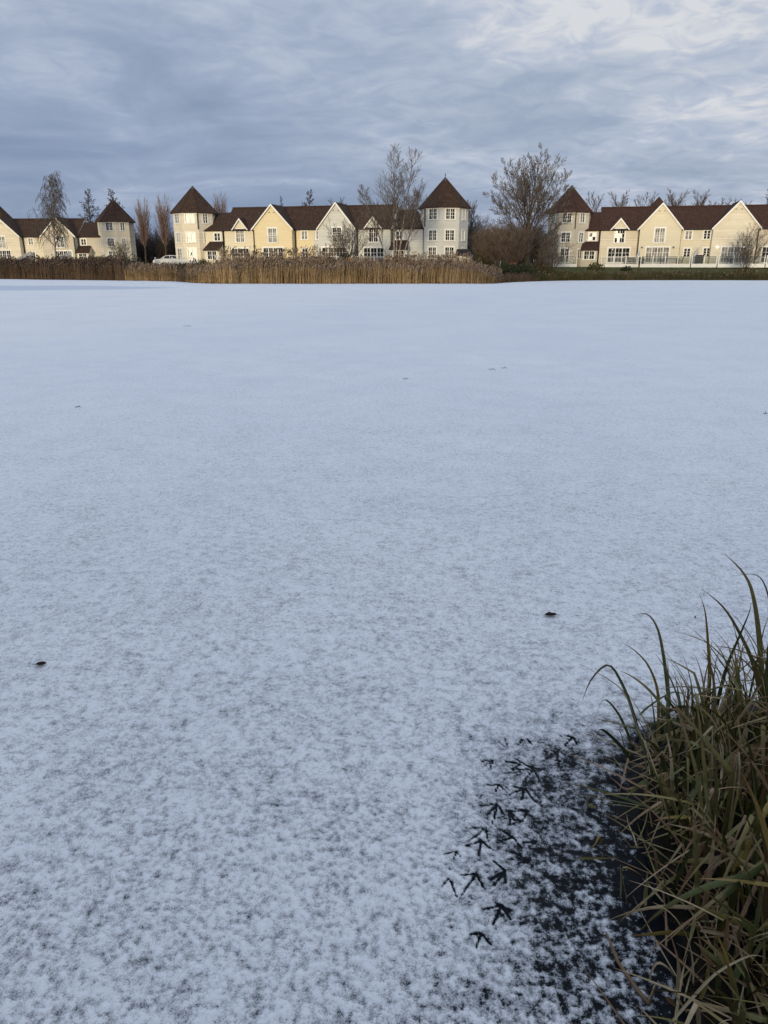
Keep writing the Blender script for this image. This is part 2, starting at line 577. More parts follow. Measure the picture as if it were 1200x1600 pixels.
def build_ground():
    A = np.concatenate([np.linspace(-2.2, -0.62, 60, endpoint=False), np.linspace(-0.62, 0.62, 620), np.linspace(0.62, 2.2, 61)[1:]])
    O = np.array([-3, -1, 0, 0.3, 1, 2, 3, 4.5, 6, 7.5, 9, 11, 14, 20, 30, 50, 90, 160, 400, 1200, 6000.0])
    rr = shore_r(A)
    rng = np.random.RandomState(5)
    V = np.zeros((len(A), len(O), 3))
    for j, o in enumerate(O):
        r = rr + o
        z = prof_z(o) + (rng.rand(len(A)) - 0.5) * (0.10 if 0 < o < 12 else 0.0)
        V[:, j, 0] = np.sin(A) * r; V[:, j, 1] = np.cos(A) * r; V[:, j, 2] = z
    n, m = len(A), len(O)
    idx = np.arange(n * m).reshape(n, m)
    Q = np.stack([idx[:-1, :-1], idx[:-1, 1:], idx[1:, 1:], idx[1:, :-1]], -1).reshape(-1, 4)
    a_lawn = math.atan2(*ice(852, 439).xy)
    mi = np.zeros((n - 1, m - 1), dtype=int)
    mi[(A[:-1] > a_lawn)[:, None] & ((O[:-1] > 1.5) & (O[:-1] < 40))[None, :]] = 1
    o = obj('ground', np_mesh('ground', V.reshape(-1, 3), Q, [M['bank'], M['lawn']], mi.ravel(), smooth=True))
    tag(o, kind='structure')


build_ground()

# photographer's bank: meets the ice on the right under the sedge; unseen rise behind the camera added for shade
EDGE = [(-40, -3.0), (-12, 0.2), (-6, 0.55), (-2.5, 0.8), (-0.5, 0.9), (0.35, 1.05), (0.74, 1.3), (0.88, 1.62), (0.89, 1.95), (0.95, 2.3), (1.07, 2.62), (1.32, 2.86),
        (1.8, 3.0), (2.6, 2.7), (4.0, 2.1), (7, 1.2), (14, 0.2), (40, -3.0)]
_e = np.array(EDGE)


def edge_y(x):
    return np.interp(x, _e[:, 0], _e[:, 1])


def edge_dist(x, y):
    """distance to the bank's edge line (positive over the ice)"""
    d = np.full(np.shape(x), 1e9)
    for (x0, y0), (x1, y1) in zip(EDGE, EDGE[1:]):
        dx, dy = x1 - x0, y1 - y0
        t = np.clip(((x - x0) * dx + (y - y0) * dy) / (dx * dx + dy * dy), 0, 1)
        d = np.minimum(d, np.hypot(x - x0 - t * dx, y - y0 - t * dy))
    return np.where(y < edge_y(x), -d, d)


def near_z(x, y):
    d = -edge_dist(np.asarray(x, float), np.asarray(y, float))
    z = np.interp(d, [-1, -0.02, 0.05, 0.3, 0.8, 2, 4, 6, 9, 14], [-0.5, -0.03, 0.03, 0.10, 0.22, 0.40, 0.9, 1.6, 2.4, 2.5])
    return z + 0.015 * perlin(np.asarray(x, float) * 9, np.asarray(y, float) * 9) * (d > 0.03)


def build_near_bank():
    xs = np.concatenate([np.linspace(-40, -3, 40, endpoint=False), np.linspace(-3, 4, 180, endpoint=False), np.linspace(4, 40, 40)])
    ts = np.concatenate([[0.3, 0.1], np.linspace(0.0, -2.6, 90), np.linspace(-2.8, -16, 40), [-40]])
    X, T = np.meshgrid(xs, ts, indexing='ij')
    Y = edge_y(X) + T
    Z = near_z(X, Y)
    n, m = X.shape
    idx = np.arange(n * m).reshape(n, m)
    Q = np.stack([idx[:-1, :-1], idx[:-1, 1:], idx[1:, 1:], idx[1:, :-1]], -1).reshape(-1, 4)
    tag(obj('bank', np_mesh('bank', np.stack([X, Y, Z], -1).reshape(-1, 3), Q[:, ::-1], [M['mud']], smooth=True)), kind='structure')


build_near_bank()


def ice_material():
    m = bpy.data.materials.new('dark_lake_ice'); m.use_nodes = True
    t = m.node_tree; b = t.nodes['Principled BSDF']
    tc = nd(t, 'ShaderNodeTexCoord')
    n = nd(t, 'ShaderNodeTexNoise')
    n.inputs['Scale'].default_value = 7; n.inputs['Detail'].default_value = 6
    lk(t, tc.outputs['Object'], n.inputs['Vector'])
    rp = ramp(t, [(0.35, (0.003, 0.0045, 0.007)), (0.75, (0.008, 0.010, 0.013))], 'LINEAR')
    lk(t, n.outputs['Fac'], rp.inputs[0]); lk(t, rp.outputs[0], b.inputs['Base Color'])
    b.inputs['IOR'].default_value = 1.31
    b.inputs['Specular IOR Level'].default_value = 0.13
    rr = ramp(t, [(0.3, 0.12), (0.7, 0.32)], 'LINEAR')
    lk(t, n.outputs['Fac'], rr.inputs[0]); lk(t, rr.outputs[0], b.inputs['Roughness'])
    return m


def snow_material():
    m = bpy.data.materials.new('dusting_of_snow'); m.use_nodes = True
    t = m.node_tree; b = t.nodes['Principled BSDF']
    b.inputs['Roughness'].default_value = 0.95
    b.inputs['Specular IOR Level'].default_value = 0.1
    tc = nd(t, 'ShaderNodeTexCoord')
    sp = nd(t, 'ShaderNodeSeparateXYZ'); lk(t, tc.outputs['Object'], sp.inputs[0])

    def noise(scale, detail, rough=0.6):
        n = nd(t, 'ShaderNodeTexNoise')
        n.inputs['Scale'].default_value = scale; n.inputs['Detail'].default_value = detail; n.inputs['Roughness'].default_value = rough
        lk(t, tc.outputs['Object'], n.inputs['Vector'])
        return n.outputs['Fac']
    grain = noise(210, 4, 0.85)
    clump = noise(62, 4, 0.7)
    drift = noise(0.35, 4, 0.55)
    tuft = noise(20, 6, 0.85)
    # depth of snow in metres decides how much of the dark ice shows between the grains
    da = nd(t, 'ShaderNodeAttribute', attribute_name='depth')
    pa = nd(t, 'ShaderNodeAttribute', attribute_name='thin')
    g = mth(t, 'MULTIPLY', mth(t, 'SUBTRACT', grain, 0.5), 0.017)
    c2 = mth(t, 'MULTIPLY', mth(t, 'SUBTRACT', clump, 0.5), 0.0115)
    c3 = mth(t, 'MULTIPLY', mth(t, 'SUBTRACT', tuft, 0.5), 0.0125)
    dep = mth(t, 'ADD', mth(t, 'ADD', da.outputs['Fac'], g), mth(t, 'ADD', c2, c3))
    cov = nd(t, 'ShaderNodeMapRange', interpolation_type='SMOOTHSTEP')
    cov.inputs['From Min'].default_value = -0.0022
    cov.inputs['From Max'].default_value = 0.0074
    lk(t, dep, cov.inputs['Value'])
    sn = ramp(t, [(0.3, (0.79, 0.81, 0.87)), (0.7, (0.85, 0.865, 0.905))], 'LINEAR')
    lk(t, drift, sn.inputs[0])
    c = mixc(t, cov.outputs[0], (0.085, 0.10, 0.125), mixc(t, pa.outputs['Fac'], sn.outputs[0], (0.60, 0.66, 0.76)))
    lk(t, c, b.inputs['Base Color'])
    bp = nd(t, 'ShaderNodeBump')
    bp.inputs['Strength'].default_value = 0.5
    bp.inputs['Distance'].default_value = 0.004
    lk(t, mth(t, 'ADD', grain, clump), bp.inputs['Height'])
    lk(t, bp.outputs[0], b.inputs['Normal'])
    # bare gaps between the clumps: the flakes end and the clear ice below shows
    gap = nd(t, 'ShaderNodeMapRange', interpolation_type='SMOOTHSTEP')
    gap.inputs['From Min'].default_value = -0.0016
    gap.inputs['From Max'].default_value = 0.0006
    lk(t, dep, gap.inputs['Value'])
    tr = nd(t, 'ShaderNodeBsdfTransparent')
    mx = nd(t, 'ShaderNodeMixShader')
    lk(t, gap.outputs[0], mx.inputs[0]); lk(t, tr.outputs[0], mx.inputs[1]); lk(t, b.outputs[0], mx.inputs[2])
    lk(t, mx.outputs[0], t.nodes['Material Output'].inputs[0])
    return m


mi_ice = ice_material()
q = MB(); q.poly([(-300, -6, 0), (300, -6, 0), (300, 260, 0), (-300, 260, 0)])
tag(q.build('lake_ice', mi_ice), kind='structure')

# bird tracks: (pixel x, y of the heel, direction the bird walks in degrees clockwise from away, size)
def region(x, y): return (680 + x / 3.75, 1140 + y / 3.75)
PRINTS = [((365, 440), [(270, 450), (300, 505), (335, 555), (400, 500)]), ((295, 580), [(172, 582), (195, 660), (310, 660)]),
          ((270, 655), [(178, 688), (255, 745), (335, 710)]), ((240, 850), [(148, 858), (155, 975), (285, 932)]),
          ((390, 1035), [(280, 1058), (335, 1150), (440, 1115)]), ((270, 1195), [(200, 1205), (240, 1282), (325, 1265)]),
          ((75, 880), [(38, 925)]), ((90, 890), [(125, 985)]), ((125, 715), [(50, 735), (108, 760), (148, 752)]),
          ((370, 325), [(285, 330), (350, 370), (422, 372)]), ((525, 345), [(415, 338), (435, 385), (505, 415), (575, 415)]),
          ((500, 205), [(412, 190), (450, 240)]), ((575, 235), [(470, 175), (525, 295), (610, 300), (455, 238)]), ((715, 130), [(625, 130), (630, 188), (722, 212)]),
          ((515, 60), [(480, 95)]), ((540, 60), [(562, 90)]), ((810, 45), [(735, 42), (830, 92), (760, 95)]),
          ((410, 830), [(320, 885), (345, 915), (410, 905), (340, 775)]), ((460, 640), [(370, 655), (400, 600), (500, 690)]),
          ((430, 480), [(470, 540), (520, 480), (440, 560)]), ((540, 480), [(470, 470), (510, 540)])]


PC = ice(12, 450)
# more, fainter prints trodden over one another between the clear ones and the bank
_pr = random.Random(12)
ALLP = list(PRINTS)
for _i in range(14):
    hx, hy = _pr.uniform(330, 760), _pr.uniform(120, 1120)
    if hx > 760 - abs(hy - 600) * 0.2: continue
    a0 = math.pi + _pr.gauss(-0.35, 0.5)
    tl = _pr.uniform(75, 110)
    ALLP.append(((hx, hy), [(hx + tl * math.cos(a0 + k), hy - tl * 0.85 * math.sin(a0 + k)) for k in (0.0, 0.55, 1.15)[: _pr.choice((2, 3, 3))]]))


def build_snow():
    A = np.concatenate([np.linspace(-1.35, -0.70, 60, endpoint=False), np.linspace(-0.70, 0.70, 560), np.linspace(0.70, 1.35, 61)[1:]])
    r = [1.0]
    while r[-1] < 175:
        r.append(r[-1] * (1 + 0.0024 * (r[-1] / 1.8) ** 0.6))
    r = np.array(r)
    RR, AA = np.meshgrid(r, A, indexing='ij')
    # stretch the rim so that the last rows follow the far shore
    X = np.sin(AA) * RR; Y = np.cos(AA) * RR
    spacing = 0.0024 * RR * np.maximum(1.05, (RR / 1.8) ** 0.6)
    h = np.zeros_like(X)
    for lam, amp, ox in ((0.6, 0.0004, 3.3), (0.21, 0.0005, 9.1), (0.088, 0.0009, 1.7), (0.045, 0.0014, 5.2), (0.023, 0.0021, 7.9), (0.0115, 0.0024, 2.4)):
        k = np.clip((lam / spacing - 2.0) / 2.0, 0, 1)
        s1 = perlin(X / lam + ox, Y / lam + ox * 1.7)
        h += amp * k * s1 * 1.25
    # the snow lies thinner close to the bank and deeper out on the lake
    d = edge_dist(X, Y)
    depth = np.interp(RR, [1.2, 2.5, 4.5, 8, 14], [0.0044, 0.0046, 0.0050, 0.0055, 0.0060])
    bite = np.interp(d + 0.10 * perlin(X * 3 + 4, Y * 3) + 0.05 * perlin(X * 9, Y * 9 + 3), [-0.02, 0.03, 0.10, 0.21, 0.40, 0.58, 0.78], [0.030, 0.0110, 0.0074, 0.0056, 0.0038, 0.0018, 0.0])
    bite *= np.interp(Y + 0.06 * perlin(X * 7, Y * 7), [1.45, 1.62, 1.9, 2.5, 2.72, 2.95], [0.55, 0.72, 1, 1, 0.6, 0.0]) * np.interp(X, [-0.1, 0.25], [0, 1])
    lumps = np.interp(d, [0.0, 0.5], [2.0, 1.0])
    z = depth + h * lumps - bite
    prs = np.random.RandomState(2)
    for ip, (heel, toes) in enumerate(ALLP):
        deepest = prs.uniform(0.006, 0.011) if ip < len(PRINTS) else prs.uniform(0.003, 0.007)
        hp = ice(*region(*heel))
        near = np.hypot(X - hp.x, Y - hp.y) < 0.2
        if not near.any(): continue
        xs, ys = X[near], Y[near]
        best = np.full(xs.shape, 1e9)
        for to in toes:
            tp = ice(*region(*to))
            dx, dy = tp.x - hp.x, tp.y - hp.y
            tt = np.clip(((xs - hp.x) * dx + (ys - hp.y) * dy) / (dx * dx + dy * dy), 0, 1)
            wdt = 0.0038 * (1 - 0.35 * tt)
            best = np.minimum(best, np.hypot(xs - hp.x - tt * dx, ys - hp.y - tt * dy) / wdt)
        best += 0.6 * perlin(xs * 95, ys * 95) + 0.3 * perlin(xs * 230, ys * 230)
        cut = np.interp(best, [0.5, 1.4], [deepest, 0.0])
        z[near] -= cut
    # under the photographer's bank: let it dive
    z = np.where(d < 0.03, -0.05, z)
    n, m = X.shape
    V = np.stack([X, Y, np.clip(z, -0.001, 0.02) + 0.002], -1).reshape(-1, 3)
    thin = np.interp(((X - PC.x) / 13.0) ** 2 + ((Y - PC.y) / 6.5) ** 2 + 0.25 * perlin(X / 5, Y / 5), [0.75, 1.05], [1.0, 0.0])
    idx = np.arange(n * m).reshape(n, m)
    Q = np.stack([idx[:-1, :-1], idx[:-1, 1:], idx[1:, 1:], idx[1:, :-1]], -1).reshape(-1, 4)[:, ::-1]
    zq = z.ravel()[Q]
    Q = Q[zq.max(1) > -0.009]
    o = obj('snow', np_mesh('snow', V, Q, [snow_material()], smooth=True, attrs={'depth': z.ravel(), 'thin': thin.ravel()}))
    tag(o, 'thin pale blue white snow dusted over the frozen lake', 'snow', kind='stuff')


build_snow()


def shade_hedge():  # unseen foliage added for its shade
    """unseen evergreen screen added behind the photographer to keep the low sun off the near shore"""
    rs = np.random.RandomState(9); n = 14000
    P = np.stack([rs.uniform(-16, 16, n), rs.uniform(-1, 1, n), rs.rand(n)], 1)
    hh = 6.0 + 1.2 * perlin(P[:, 0] * 0.3, P[:, 0] * 0 + 2.0)
    y = -5.2 + P[:, 1] * (1.1 - 0.5 * P[:, 2])
    z = near_z(P[:, 0], y) + P[:, 2] * hh
    c = np.stack([P[:, 0], y, z], 1)
    a = rs.normal(size=(n, 3)); a /= np.linalg.norm(a, axis=1)[:, None]
    b_ = np.cross(a, rs.normal(size=(n, 3))); b_ /= np.linalg.norm(b_, axis=1)[:, None]
    V = np.stack([c - a * 0.22, c + b_ * 0.12, c + a * 0.22, c - b_ * 0.12], 1).reshape(-1, 3)
    tag(obj('shade_hedge', np_mesh('shade_hedge', V, np.arange(4 * n).reshape(n, 4), [M['evergreen']])), 'tall dark evergreen screen added out of view to shade the near shore', 'shade_hedge', kind='stuff')


shade_hedge()

# ------------------------------------------------------------------ lakeside terraces
rng = random.Random(4)
_wcache = {}


def window_mesh(w, h, cols, rows, door):
    key = (round(w, 2), round(h, 2), cols, rows, door)
    if key in _wcache: return _wcache[key]
    a = MB(); g = MB()
    fw = 0.10
    # architrave, proud of the wall
    a.box(-w / 2 - 0.09, -w / 2 + fw, -0.12, 0.02, 0, h)
    a.box(w / 2 - fw, w / 2 + 0.09, -0.12, 0.02, 0, h)
    a.box(-w / 2 - 0.09, w / 2 + 0.09, -0.125, 0.02, h - fw, h + 0.09)
    a.box(-w / 2 - 0.13, w / 2 + 0.13, -0.16, 0.02, -0.06, fw * (0.7 if not door else 1.3))
    leaves = 2 if cols % 2 == 0 else 1
    if door: leaves = max(2, cols // 2)
    iw = (w - 2 * fw)
    for i in range(1, leaves):
        x = -iw / 2 + iw * i / leaves
        a.box(x - 0.06, x + 0.06, -0.075, 0.01, fw * 0.5, h - fw * 0.5)
    for i in range(1, cols):
        x = -iw / 2 + iw * i / cols
        a.box(x - 0.021, x + 0.021, -0.045, 0.008, fw * 0.5, h - fw * 0.5)
    for j in range(1, rows):
        z = fw + (h - 2 * fw) * j / rows
        a.box(-iw / 2 - 0.01, iw / 2 + 0.01, -0.046, 0.008, z - 0.021, z + 0.021)
    rr = random.Random(int(w * 100 + h * 1000 + cols))
    for i in range(cols):
        for j in range(rows):
            x0 = -iw / 2 + iw * i / cols; x1 = x0 + iw / cols
            z0 = fw + (h - 2 * fw) * j / rows; z1 = z0 + (h - 2 * fw) / rows
            t1, t2 = rr.uniform(-1, 1) * 0.0035, rr.uniform(-1, 1) * 0.003
            g.poly([(x0, -t1 - t2, z0), (x1, t1 - t2, z0), (x1, t1 + t2, z1), (x0, -t1 + t2, z1)])
    r_ = (a.mesh('window', M['white']), g.mesh('pane', M['glass']), g.mesh('pane', M['curtain_glass']))
    _wcache[key] = r_
    return r_


def add_window(root, pos, rz, w, h, cols, rows, door=False, curtain=False):
    fm, gm, cm = window_mesh(w, h, cols, rows, door)
    o = obj('french_door' if door else 'window', fm, root, pos, rz)
    obj('pane', cm if curtain else gm, o, (0, 0, 0))
    return o


def panel(mb, o, du, s0, s1, z0, z1, openings, m=0, reveal=0.1):
    """flat wall in the plane through o along du; outward normal = du x z"""
    du = Vector(du).normalized(); o = Vector(o)
    n = du.cross(Vector((0, 0, 1)))
    ss = sorted({s0, s1, *[v for a in openings for v in a[:2]]})
    zs = sorted({z0, z1, *[v for a in openings for v in a[2:4]]})
    P = lambda s, z, d=0.0: o + du * s + Vector((0, 0, z)) - n * d
    for a, b in zip(ss, ss[1:]):
        for c, d in zip(zs, zs[1:]):
            sm, zm = (a + b) / 2, (c + d) / 2
            if any(q[0] < sm < q[1] and q[2] < zm < q[3] for q in openings): continue
            mb.poly([P(a, c), P(b, c), P(b, d), P(a, d)], m)
    for a, b, c, d in openings:
        for p, q_ in (((a, c), (b, c)), ((b, c), (b, d)), ((b, d), (a, d)), ((a, d), (a, c))):
            mb.poly([P(*p), P(*p, reveal), P(*q_, reveal), P(*q_)], m)


def pipe(root, x, y, z0, z1, m='black'):
    t = MB(); t.tube([(x, y, z0), (x, y, z1 - 0.25), (x, y - 0.22, z1)], [0.075] * 3, 6)
    t.build('downpipe', M[m], root)


class Terrace:
    """facade line through two world points; u runs left to right along it"""
    def __init__(s, a, b, floor=FLOOR):
        s.a = Vector((a.x, a.y, 0)); d = Vector((b.x - a.x, b.y - a.y, 0))
        s.d = d.normalized(); s.rz = math.atan2(s.d.y, s.d.x); s.floor = floor

    def u(s, px, row):
        r_ = ray(px, row)
        # a + d*u = k*r (plan)
        det = s.d.x * (-r_.y) + s.d.y * r_.x
        return (-s.a.x * (-r_.y) - s.a.y * r_.x) / det if abs(det) > 1e-9 else 0

    def root(s, name, u):
        p = s.a + s.d * u
        return empty(name, (p.x, p.y, s.floor), s.rz)


E_Z, R_Z, DEP = 4.65, 7.55, 7.0      # eave, ridge, depth of the cottages
YR = DEP / 2
SK = -0.65


def main_roof(mb, x0, x1, e=E_Z, r=R_Z, dep=DEP, over=0.25, y0=0.0):
    yr = y0 + dep / 2
    k = (r - e) / (dep / 2)
    oe = e - over * k
    mb.slab([(x0, y0 - over, oe), (x1, y0 - over, oe), (x1, yr, r), (x0, yr, r)], 0.14)
    mb.slab([(x1, y0 + dep + over, oe), (x0, y0 + dep + over, oe), (x0, yr, r), (x1, yr, r)], 0.14)


def cross_gable(roof, verge, xc, half, yf, rz_, e=E_Z, r=R_Z, y0=0.0, lift=0.05, over=0.22):
    """gable roof running back from the front plane yf until its valleys meet the main slope"""
    k_main = (r - e) / (DEP / 2)
    slope = (rz_ - e) / half
    hx = half + over * 0.9
    ze = rz_ - slope * hx + lift
    zr = rz_ + lift
    fy = yf - over
    yv = y0 + (zr - e) / k_main
    ye = y0 + (ze - e) / k_main
    roof.slab([(xc - hx, fy, ze), (xc, fy, zr), (xc, yv, zr), (xc - hx, ye, ze)], 0.13)
    roof.slab([(xc + hx, fy, ze), (xc + hx, ye, ze), (xc, yv, zr), (xc, fy, zr)], 0.13)
    for sgn in (-1, 1):
        verge.slab([(xc + sgn * (hx + 0.02), fy - 0.012, ze + 0.0), (xc, fy - 0.012, zr + 0.02), (xc, fy - 0.012, zr - 0.24), (xc + sgn * (hx + 0.02), fy - 0.012, ze - 0.25)][::-sgn], 0.05)


def house(T, name, label, u0, u1, wallm, roofm='roof', gables=(), windows=(), group=None, e=E_Z, r=R_Z, pipes=(), extra=None, verge_ends=()):
    """gables: (centre u, half width, projection, apex z); windows: (centre u, z0, w, h, cols, rows, kind)"""
    um = (u0 + u1) / 2
    root = T.root(name, um)
    tag(root, label, 'house', group)
    wm, rm, vm = MB(), MB(), MB()
    X0, X1 = u0 - um, u1 - um
    wins = [(w[0] - um,) + tuple(w[1:]) for w in windows]
    gs = [(g[0] - um,) + tuple(g[1:]) for g in gables]
    # front wall split by projecting gables
    segs = []
    cur = X0
    for gx, gh, gp, gz in sorted(gs):
        if gp > 0.05:
            if gx - gh > cur + 0.01: segs.append((cur, gx - gh, 0.0))
            segs.append((gx - gh, gx + gh, -gp)); cur = gx + gh
    if cur < X1 - 0.01: segs.append((cur, X1, 0.0))
    for a, b, y in segs:
        ops, place = [], []
        for w in wins:
            if a < w[0] < b:
                ops.append((w[0] - w[2] / 2, w[0] + w[2] / 2, w[1], w[1] + w[3])); place.append(w)
        top = e
        panel(wm, (0, y, 0), (1, 0, 0), a, b, SK, top, [o for o in ops if o[3] <= top + 1e-6], 0)
        for w in place:
            if w[1] + w[3] <= top + 1e-6:
                add_window(root, (w[0], y + 0.07, w[1]), 0, w[2], w[3], w[4], w[5], door=('d' in w[6]), curtain=('c' in w[6]))
            if 'j' in w[6]:
                rl = MB()
                wd = w[2] / 2 + 0.12
                for z in (w[1] + 0.08, w[1] + 0.98): rl.box(-wd, wd, -0.03, 0.02, z - w[1] - 0.03, z - w[1] + 0.03)
                nb = 11
                for i in range(nb + 1):
                    x = -wd + 2 * wd * i / nb
                    rl.box(x - 0.014, x + 0.014, -0.012, 0.012, 0.08, 0.98)
                rl.build('balcony_railing', M['white'], root, loc=(w[0], y - 0.17, w[1]))
        if y < 0:      # cheeks of the projection
            wm.poly([(a, y, SK), (a, y, top), (a, 0.0, top), (a, 0.0, SK)]); wm.poly([(b, y, SK), (b, 0.0, SK), (b, 0.0, top), (b, y, top)])
    for gx, gh, gp, gz in gs:
        y = -gp if gp > 0.05 else -0.004
        wm.poly([(gx - gh, y, e), (gx + gh, y, e), (gx, y, gz)])
        cross_gable(rm, vm, gx, gh, -gp, gz, e, r)
        if gp > 0.8:
            for sx in (-0.35, 0.35):
                vent = MB(); vent.box(sx - 0.11, sx + 0.11, -0.03, 0.01, 0, 0.09)
                vent.build('vent', M['lead'], root, loc=(gx, y, gz - 1.05))
    # sides and back
    wm.poly([(X0, 0, SK), (X0, 0, e), (X0, YR, r - 0.1), (X0, DEP, e), (X0, DEP, SK)])
    wm.poly([(X1, 0, SK), (X1, DEP, SK), (X1, DEP, e), (X1, YR, r - 0.1), (X1, 0, e)])
    panel(wm, (0, DEP, 0), (-1, 0, 0), -X1, -X0, SK, e, [])
    main_roof(rm, X0 + 0.003, X1 - 0.003, e, r)
    wm.build('wall', M[wallm], root)
    ro = rm.build('roof', M[roofm], root)
    rt = MB(); rt.tube([(X0, YR, r + 0.02), (X1, YR, r + 0.02)], [0.11, 0.11], 6); rt.build('ridge_tiles', M[roofm], ro)
    for sx in verge_ends:
        x = X1 + 0.02 if sx > 0 else X0 - 0.02
        vm.bar((x, -0.3, e - 0.32), (x, YR, r - 0.09), 0.05, 0.24)
    if gs or verge_ends: vm.build('bargeboard', M['white'], root)
    for a, b, y in segs:
        if y == 0.0:
            gut = MB(); gut.tube([(a + 0.01, -0.36, e - 0.24), (b - 0.01, -0.36, e - 0.24)], [0.06, 0.06], 6)
            gut.build('gutter', M['black'], root)
    for px_ in pipes: pipe(root, px_[0] - um, px_[1] - 0.08, 0, e - 0.25)
    if extra: extra(root, um)
    return root


def tower_house(T, name, label, uc, ul0, ul1, wallm, linkm, roofm, side, rot, group, glow=False, e3=6.95, rad=3.05, apex=10.4, yc=1.6, lw=None, finial=False):
    """octagonal three-storey tower with a lower link wing carrying a lean-to porch; side=+1: the wing lies to the right of the tower"""
    root = T.root(name, uc)
    tag(root, label, 'house', group)
    wm, rm = MB(), MB()
    n = 8
    ang = [rot + 2 * math.pi * (i + 0.5) / n - math.pi / 2 for i in range(n)]
    C = [(rad * math.cos(a), yc + rad * math.sin(a)) for a in ang]
    for i in range(n):
        p, q = Vector((*C[i], 0)), Vector((*C[(i + 1) % n], 0))
        du = (q - p); L = du.length; du.normalize()
        nrm = du.cross(Vector((0, 0, 1)))
        ops = []
        facing = -nrm.y
        if facing > 0.25:
            wide = facing > 0.8
            for k, (z0, h_) in enumerate(((0.12, 2.0), (2.85, 1.35), (5.4, 1.38))):
                w_ = (1.3 if wide else 0.85)
                door = (k == 0 and wide)
                if k == 0 and not door: z0, h_ = 0.7, 1.3
                # the wing hides the faces it leans against
                ops.append((L / 2 - w_ / 2, L / 2 + w_ / 2, z0, z0 + h_, door, wide))
        panel(wm, p, du, 0, L, SK, e3, [o[:4] for o in ops])
        for o in ops:
            c = p + du * ((o[0] + o[1]) / 2) - nrm * 0.07
            add_window(root, (c.x, c.y, o[2]), math.atan2(du.y, du.x), o[1] - o[0], o[3] - o[2], (4 if o[5] else 2), (4 if o[4] else 3), door=o[4], curtain=(rng.random() < 0.12))
    wm.poly([(x, y, e3) for x, y in C])
    wm.build('tower_wall', M[wallm], root)
    ro = MB()
    RO = rad + 0.33
    ring = [(RO * math.cos(a), yc + RO * math.sin(a), e3 - 0.12) for a in ang]
    top = (0, yc, apex)
    b = ro.pts(ring); tp = ro.pts([top]); b2 = ro.pts([(x, y, z - 0.12) for x, y, z in ring])
    for i in range(n):
        j = (i + 1) % n
        ro.f += [(b + i, b + j, tp), (b2 + i, b2 + j, b + j, b + i)]; ro.m += [0, 0]
    ro.f.append(tuple(b2 + i for i in reversed(range(n)))); ro.m.append(0)
    tro = ro.build('tower_roof', M[roofm], root)
    cp = MB(); cp.lathe([(0.34, -0.36), (0.1, -0.05), (0.03, 0.06)] + ([(0.05, 0.12), (0.09, 0.3), (0.02, 0.5)] if finial else []), (0, yc, apex), 8)
    cp.build('finial' if finial else 'lead_cap', M['lead'], tro)
    hp = MB()
    for i in range(n):
        hp.tube([ring[i], top], [0.07, 0.06], 5)
    hp.build('hip_tiles', M[roofm], tro)
    fs = MB()
    for i in range(n):
        j = (i + 1) % n
        k1 = (rad + 0.05) / RO
        f_ = lambda p_, z: (p_[0] * k1, yc + (p_[1] - yc) * k1, z)
        fs.poly([f_(ring[i], e3 - 0.34), f_(ring[j], e3 - 0.34), f_(ring[j], e3 - 0.2), f_(ring[i], e3 - 0.2)])
    fs.build('eaves_board', M['white'], root)
    # link wing
    X0, X1 = ul0 - uc, ul1 - uc
    lm = MB()
    eL, rL = 4.6, 7.0
    xi = X0 if side > 0 else X1           # end against the tower
    xo = X1 if side > 0 else X0
    pw = 2.45                             # porch width, at the outer end
    pa, pb = (xo - pw, xo) if side > 0 else (xo, xo + pw)
    wx = (pa + pb) / 2 + 0.25 * side
    wop = (wx - 0.5, wx + 0.5, 3.05, 4.15)
    panel(lm, (0, 0, 0), (1, 0, 0), X0, X1, SK, eL, [wop])
    add_window(root, (wx, 0.07, 3.05), 0, 1.0, 1.1, 2, 2, curtain=False)
    lm.poly([(X1, 0, SK), (X1, DEP, SK), (X1, DEP, eL), (X1, 0, eL)]); lm.poly([(X0, 0, SK), (X0, 0, eL), (X0, DEP, eL), (X0, DEP, SK)])
    panel(lm, (0, DEP, 0), (-1, 0, 0), -X1, -X0, SK, eL, [])
    lm.build('wing_wall', M[linkm], root)
    lr = MB()
    k = (rL - eL) / YR
    oe = eL - 0.25 * k
    hipx = xi + side * 1.9
    a, b_ = (xi - side * 0.1), xo
    P = [(a, -0.25, oe), (b_, -0.25, oe), (b_, YR, rL), (hipx, YR, rL)]
    Q = [(b_, DEP + 0.25, oe), (a, DEP + 0.25, oe), (hipx, YR, rL), (b_, YR, rL)]
    if side < 0: P = P[::-1]; Q = Q[::-1]
    lr.slab(P, 0.13); lr.slab(Q, 0.13)
    H_ = [(a, -0.25, oe), (hipx, YR, rL), (a, DEP + 0.25, oe)]
    lr.poly(H_)
    lr.build('wing_roof', M[roofm], root)
    # lean-to porch
    pm = MB()
    yp = -1.5
    dw = 1.5
    cx = (pa + pb) / 2
    panel(pm, (0, yp, 0), (1, 0, 0), pa + 0.12, pb - 0.12, SK, 1.95, [(cx - 0.75, cx + 0.75, 0.55, 1.75)])
    pm.poly([(pa + 0.12, yp, SK), (pa + 0.12, yp, 1.95), (pa + 0.12, 0, 2.9), (pa + 0.12, 0, SK)]); pm.poly([(pb - 0.12, yp, SK), (pb - 0.12, 0, SK), (pb - 0.12, 0, 2.9), (pb - 0.12, yp, 1.95)])
    por = pm.build('porch_wall', M[linkm], root)
    add_window(root, (cx, yp + 0.07, 0.55), 0, 1.5, 1.2, 4, 2)
    pr = MB()
